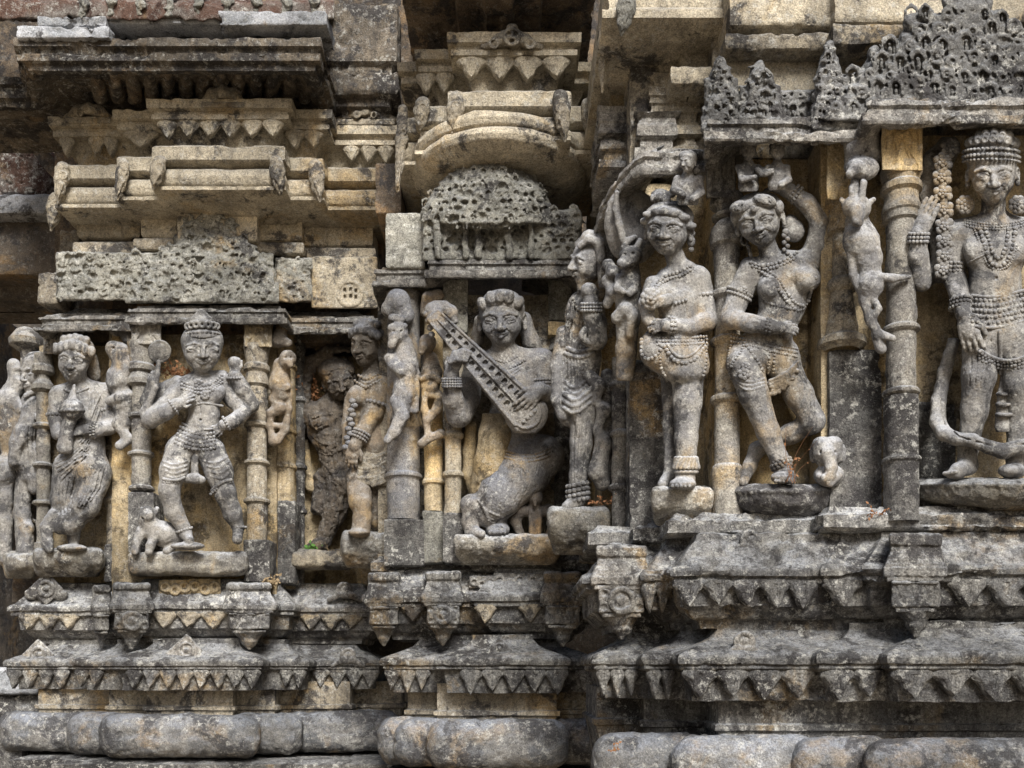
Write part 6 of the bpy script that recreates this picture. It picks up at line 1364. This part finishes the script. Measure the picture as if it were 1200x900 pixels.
b.chain([(122, 462, 34, 12), (131, 484, 40, 10.5), (128, 498, 46, 10)], 4); b.chain([(128, 500, 48, 10), (112, 504, 58, 8.5), (102, 504, 62, 7)], 3); hand(b, (103, 504, 62), (-1, 0, .1), (0, -.3, 1), 26, .4, -1)
b.chain([(68, 464, 34, 11), (64, 486, 40, 9), (68, 508, 50, 8)], 4)
for k in range(6): b.chain([(60 + k * 1, 534 + k * 4, 60, 1), (84 + k * 3, 524 + k * 3, 62, 1), (98 + k * 2, 510 + k * 2, 60, 1)], 1, True)
for k in range(6): b.chain([(122 - k * 7, 560 + k * 8, 60 + k, 1), (112 - k * 7, 592 + k * 4, 68, 1), (80 - k, 606 + k * 3, 64, 1)], 1.2, True)
for k in range(6): b.incise([(62 + k * 2, 540 + k * 5), (84, 532 + k * 4), (104, 512 + k * 4)], 1.1)
for k in range(7): b.incise([(124 - k * 6, 548 + k * 3), (116 - k * 6, 580 + k * 2), (88 - k * 3, 606 + k)], 1.1)
for k in range(4): b.incise([(70 + k * 6, 560), (68 + k * 5, 585), (70 + k * 4, 602)], 1.0)
for k in range(4): b.ridge([(104 + k * 5, 458 + k), (106 + k * 4, 476), (102 + k * 3, 494)], 1.2)
b.rough(.6, .1, 56); b.mesh('body', FS, t)
hb = Carve(62, 390, 118, 452, 4, 80, 4.08, .85); A = frame(-14, 5, 5); c0 = np.array((87, 421, 46)); q_ = lambda u, v, w_: tuple(c0 + A @ (np.array((u, v, w_)) * 27))
hb.ell(q_(0, -.42, -.2), (22, 17, 23), 3, A.T); hb.ell(q_(0, .1, .45), (20, 16.5, 17), 2, A.T, True)
for k in range(7): u = -.8 + k * .27; hb.ell(q_(u, -.66 + .3 * abs(u), .52 - .3 * abs(u)), (5.4, 7, 6), 1)
for k in range(5): u = -.5 + k * .25; hb.ell(q_(u, -.95 + .2 * abs(u), .1), (5, 6, 7), 1.5)
hb.chain([(106, 420, 30, 8), (110, 440, 24, 9)], 4); hb.rough(.5, .12, 57); hb.mesh('hair', FS, t)
b2 = Carve(58, 448, 112, 532, 30, 92, 4.08, .85); b2.ell((84, 480, 66), (15, 13, 14), 2); b2.ring((84, 482, 66), (0, 1, .1), 14.5, 2, 1); b2.chain([(85, 468, 66, 6), (87, 452, 64, 1.5)], 2); b2.chain([(82, 490, 64, 9), (78, 508, 62, 8), (76, 524, 60, 10)], 3); b2.rough(.5, .12, 58)
b2.mesh('pot', FS, None, 'domed stone pot with a pointed lid held by the pot bearer', 'pot')
o = Orn(b); o.bead_ring((108, 504, 60), (1, 0, .3), 9, 1.7); o.bead_ring((112, 504, 59), (1, 0, .3), 9.5, 1.7); o.mesh('bracelet', FS, t)
o = Orn(b); o.bead_ring((65, 486, 40), (0, 1, .1), 10, 2.4); o.mesh('armlet', FS, t)
o = Orn(b); o.bead_ring((129, 478, 38), (.3, 1, 0), 12, 2.2); o.mesh('armlet', FS, t)
o = Orn(b); o.band([(118, 462), (112, 474), (106, 490)], 1.6, .4); o.band([(74, 456), (88, 462), (104, 454)], 1.6, .4); o.mesh('collar', FS, t)
# --- broken man in profile, far left
t = statue('broken_statue', 'worn man statue in profile with a broken face at the far left', 36, 655, 4.1, 'statues on the wall')
b = Carve(2, 404, 64, 662, -10, 62, 4.2, .95)
head(b, (41, 437, 28), 25, -50, 0, 4, 1.0, .8, 0, False); b.ell((44, 424, 26), (18, 12, 18), 3); b.chain([(46, 456, 24, 11), (42, 470, 24, 13)], 4); b.ell((40, 480, 24), (18, 22, 18), 6); b.ell((44, 474, 34), (13, 12, 12), 4)
b.chain([(38, 484, 34, 12), (26, 508, 38, 11), (20, 518, 40, 9), (16, 540, 40, 7)], 4); b.chain([(34, 508, 26, 15), (30, 540, 26, 15), (38, 556, 32, 13)], 6); b.chain([(36, 530, 32, 12), (44, 560, 38, 9), (40, 572, 38, 7)], 4); b.chain([(28, 560, 22, 11), (26, 600, 24, 10), (28, 646, 26, 10)], 5); b.chain([(30, 620, 30, 10), (30, 652, 32, 11)], 4)
b.chain([(32, 480, 40, 3), (44, 490, 46, 3), (54, 486, 42, 3)], 2); b.chain([(30, 464, 38, 3), (42, 458, 40, 4), (52, 466, 38, 3)], 2)
for k in range(4): b.incise([(28 + k * 6, 500), (26 + k * 6, 530), (28 + k * 6, 556)], 1.1)
b.rough(1.3, .09, 59); b.mesh('body', FS, t)
b = Carve(-16, 414, 34, 664, -10, 56, 4.24, 1.0)
b.chain([(16, 428, 24, 9), (20, 448, 28, 11), (8, 468, 30, 13), (6, 500, 28, 14), (10, 530, 26, 9)], 5); b.ell((6, 552, 30), (16, 20, 16), 5); b.chain([(4, 570, 26, 12), (2, 610, 26, 13), (6, 655, 24, 9)], 5); b.chain([(12, 462, 34, 8), (24, 480, 36, 7), (20, 500, 32, 6)], 3); b.ring((20, 438, 34), (0, 0, 1), 6, 2.5, 2)
b.rough(1.5, .08, 60); b.mesh('worn_statue', FS, None, 'headless worn statue fragment with a raised stump at the left edge', 'statue', 'statues on the wall')
beast('long-necked beast on the dark pilaster beside the pot bearer', [
    ('c', [(132, 408, 26, 9), (140, 414, 26, 12), (146, 428, 26, 13), (138, 444, 26, 14), (134, 450, 26, 9)], 5), ('c', [(150, 432, 28, 6), (142, 446, 34, 5), (130, 450, 34, 4)], 3), ('c', [(142, 452, 24, 11), (144, 472, 26, 12), (146, 494, 24, 11)], 5), ('c', [(128, 470, 30, 5), (140, 466, 36, 6), (152, 462, 32, 5)], 3), ('c', [(138, 498, 28, 7), (150, 514, 30, 6), (140, 522, 32, 6)], 3), ('c', [(146, 476, 26, 6), (136, 496, 30, 5)], 2), ('x', (133, 408, 35), (2, 2, 2)),
    ('c', [(136, 386, 14, 8), (146, 378, 14, 9), (150, 396, 14, 8)], 4)], (120, 366, 166, 532, -6, 52), 3.98, FS, seed=25)
beast('small beast with pierced legs on the pilaster right of the four-armed statue', [
    ('c', [(330, 386, 14, 8), (326, 398, 16, 9), (338, 402, 22, 5)], 4), ('e', (337, 421, 34), (10, 11, 10), 3), ('c', [(338, 424, 42, 5), (340, 428, 42, 4)], 2), ('c', [(330, 428, 24, 10), (328, 448, 26, 12), (330, 462, 26, 11)], 5), ('c', [(320, 452, 30, 5), (336, 454, 34, 5)], 2), ('c', [(322, 468, 26, 7), (328, 478, 28, 8), (316, 484, 28, 5)], 3),
    ('c', [(339, 452, 26, 5), (338, 480, 26, 4), (334, 504, 26, 5), (324, 516, 28, 6)], 3), ('c', [(318, 484, 28, 5), (316, 500, 26, 4), (320, 516, 28, 6)], 3), ('c', [(316, 498, 26, 4), (334, 500, 26, 4)], 2), ('x', (334, 419, 43), (1.6, 1.6, 2)), ('x', (341, 419, 43), (1.6, 1.6, 2))], (304, 372, 352, 526, -6, 52), 3.94, M['figure_warm'], seed=26)
# ------------------------------------------------------------------ dry plants caught on the stone
def tuft(name, label, x, y, Y, n, ln, mat, cat='plant', leafy=True, spread=1.0, seed=1, up=.6, th=.0011):
    r_ = random.Random(seed); V = []; Q = []; o_ = np.array(at(x, y, Y)); s = Y / F
    for k in range(n):
        a = r_.uniform(-1.3, 1.3) * spread; l = ln * s * r_.uniform(.5, 1.1); yy = r_.uniform(-.7, .3)
        d = np.array((math.sin(a), yy * .6, math.cos(a) * up)); d /= np.linalg.norm(d); p = o_ + np.array((r_.uniform(-.3, .3) * ln * s * spread, r_.uniform(-.01, .01), r_.uniform(-.002, .004)))
        bend = np.array((r_.uniform(-.3, .3), r_.uniform(-.3, .1), r_.uniform(-.5, .1))) * l
        pts = [p + d * l * f + bend * f * f for f in (0, .25, .5, .75, 1)]
        for i, q in enumerate(pts):
            w_ = th * (1 - i * .17)
            for c_ in range(3): V.append(q + np.array((math.cos(c_ * 2.09) * w_, math.sin(c_ * 2.09) * w_, 0)))
        b0 = len(V) - 15
        for i in range(4):
            for c_ in range(3): c2 = (c_ + 1) % 3; Q.append((b0 + i * 3 + c_, b0 + i * 3 + c2, b0 + i * 3 + 3 + c2, b0 + i * 3 + 3 + c_))
        if leafy:
            for j in range(r_.randint(2, 4)):
                q = pts[r_.randint(1, 4)]; u = np.array([r_.gauss(0, 1) for _ in range(3)]); u /= np.linalg.norm(u); v = np.cross(u, (0.3, -1, .2)); v /= np.linalg.norm(v); z = np.cross(u, v) * .25
                L_ = s * r_.uniform(3.0, 5.5); b1 = len(V); V += [q, q + u * L_ * .5 + v * L_ * .3 + z * L_ * .3, q + u * L_, q + u * L_ * .5 - v * L_ * .3 + z * L_ * .3]; Q.append((b1, b1 + 1, b1 + 2, b1 + 3))
    o = mesh_np(name, np.array(V), np.array(Q), mat); tag(o, label, cat); return o
tuft('dry_plant', 'orange withered plant sprouting between the dancer and the small elephant head', 926, 566, 2.55, 6, 56, M['leaf_dry'], seed=2, spread=.35, up=1)
tuft('dry_leaves', 'orange dry leaves at the foot of the bearded man', 704, 592, 3.0, 10, 20, M['leaf_dry'], seed=3)
tuft('dry_plant', 'small rusty sprig on the ledge below the tall black stone', 1029, 604, 2.45, 9, 16, M['leaf_dry'], seed=4)
tuft('dry_plant', 'rusty clump of dead plant on the shoulder of the four-armed statue', 208, 440, 3.84, 40, 22, M['leaf_dry'], seed=5, spread=1.2)
tuft('dry_plant', 'dead twigs beside the hair of the pot bearer', 112, 446, 4.02, 14, 52, M['straw'], leafy=False, seed=6, spread=.6, up=1)
tuft('dry_plant', 'dry brown ferns above the head of the dark woman', 385, 408, 4.15, 46, 26, M['straw'], seed=7, spread=1.2)
tuft('dry_plant', 'rusty dead plant left of the dark woman', 362, 470, 4.15, 46, 34, M['leaf_dry'], seed=8, spread=1.1, up=1)
tuft('dry_grass', 'dry grass on the pedestal of the four-armed statue', 250, 650, 3.85, 70, 22, M['straw'], leafy=False, seed=9, spread=1.2)
tuft('dry_grass', 'thin dry grass on the pedestal of the dark woman', 390, 650, 4.05, 30, 18, M['straw'], leafy=False, seed=10)
tuft('green_plant', 'tiny bright green plant beside the feet of the dark woman', 366, 642, 4.05, 10, 10, M['leaf_green'], seed=11)
tuft('dry_grass', 'wisps of dead grass on the beast of the dark corner pilaster', 482, 500, 3.42, 40, 46, M['straw'], leafy=False, seed=12, spread=1.0, up=1, th=.0007)
tuft('dry_leaves', 'dry leaf litter on the upper cornice right of the hanging capital', 318, 684, 3.84, 26, 12, M['straw'], seed=13)
tuft('dry_leaves', 'withered orange leaf on the blotched rounded stone', 722, 880, 2.5, 5, 10, M['leaf_dry'], seed=14)
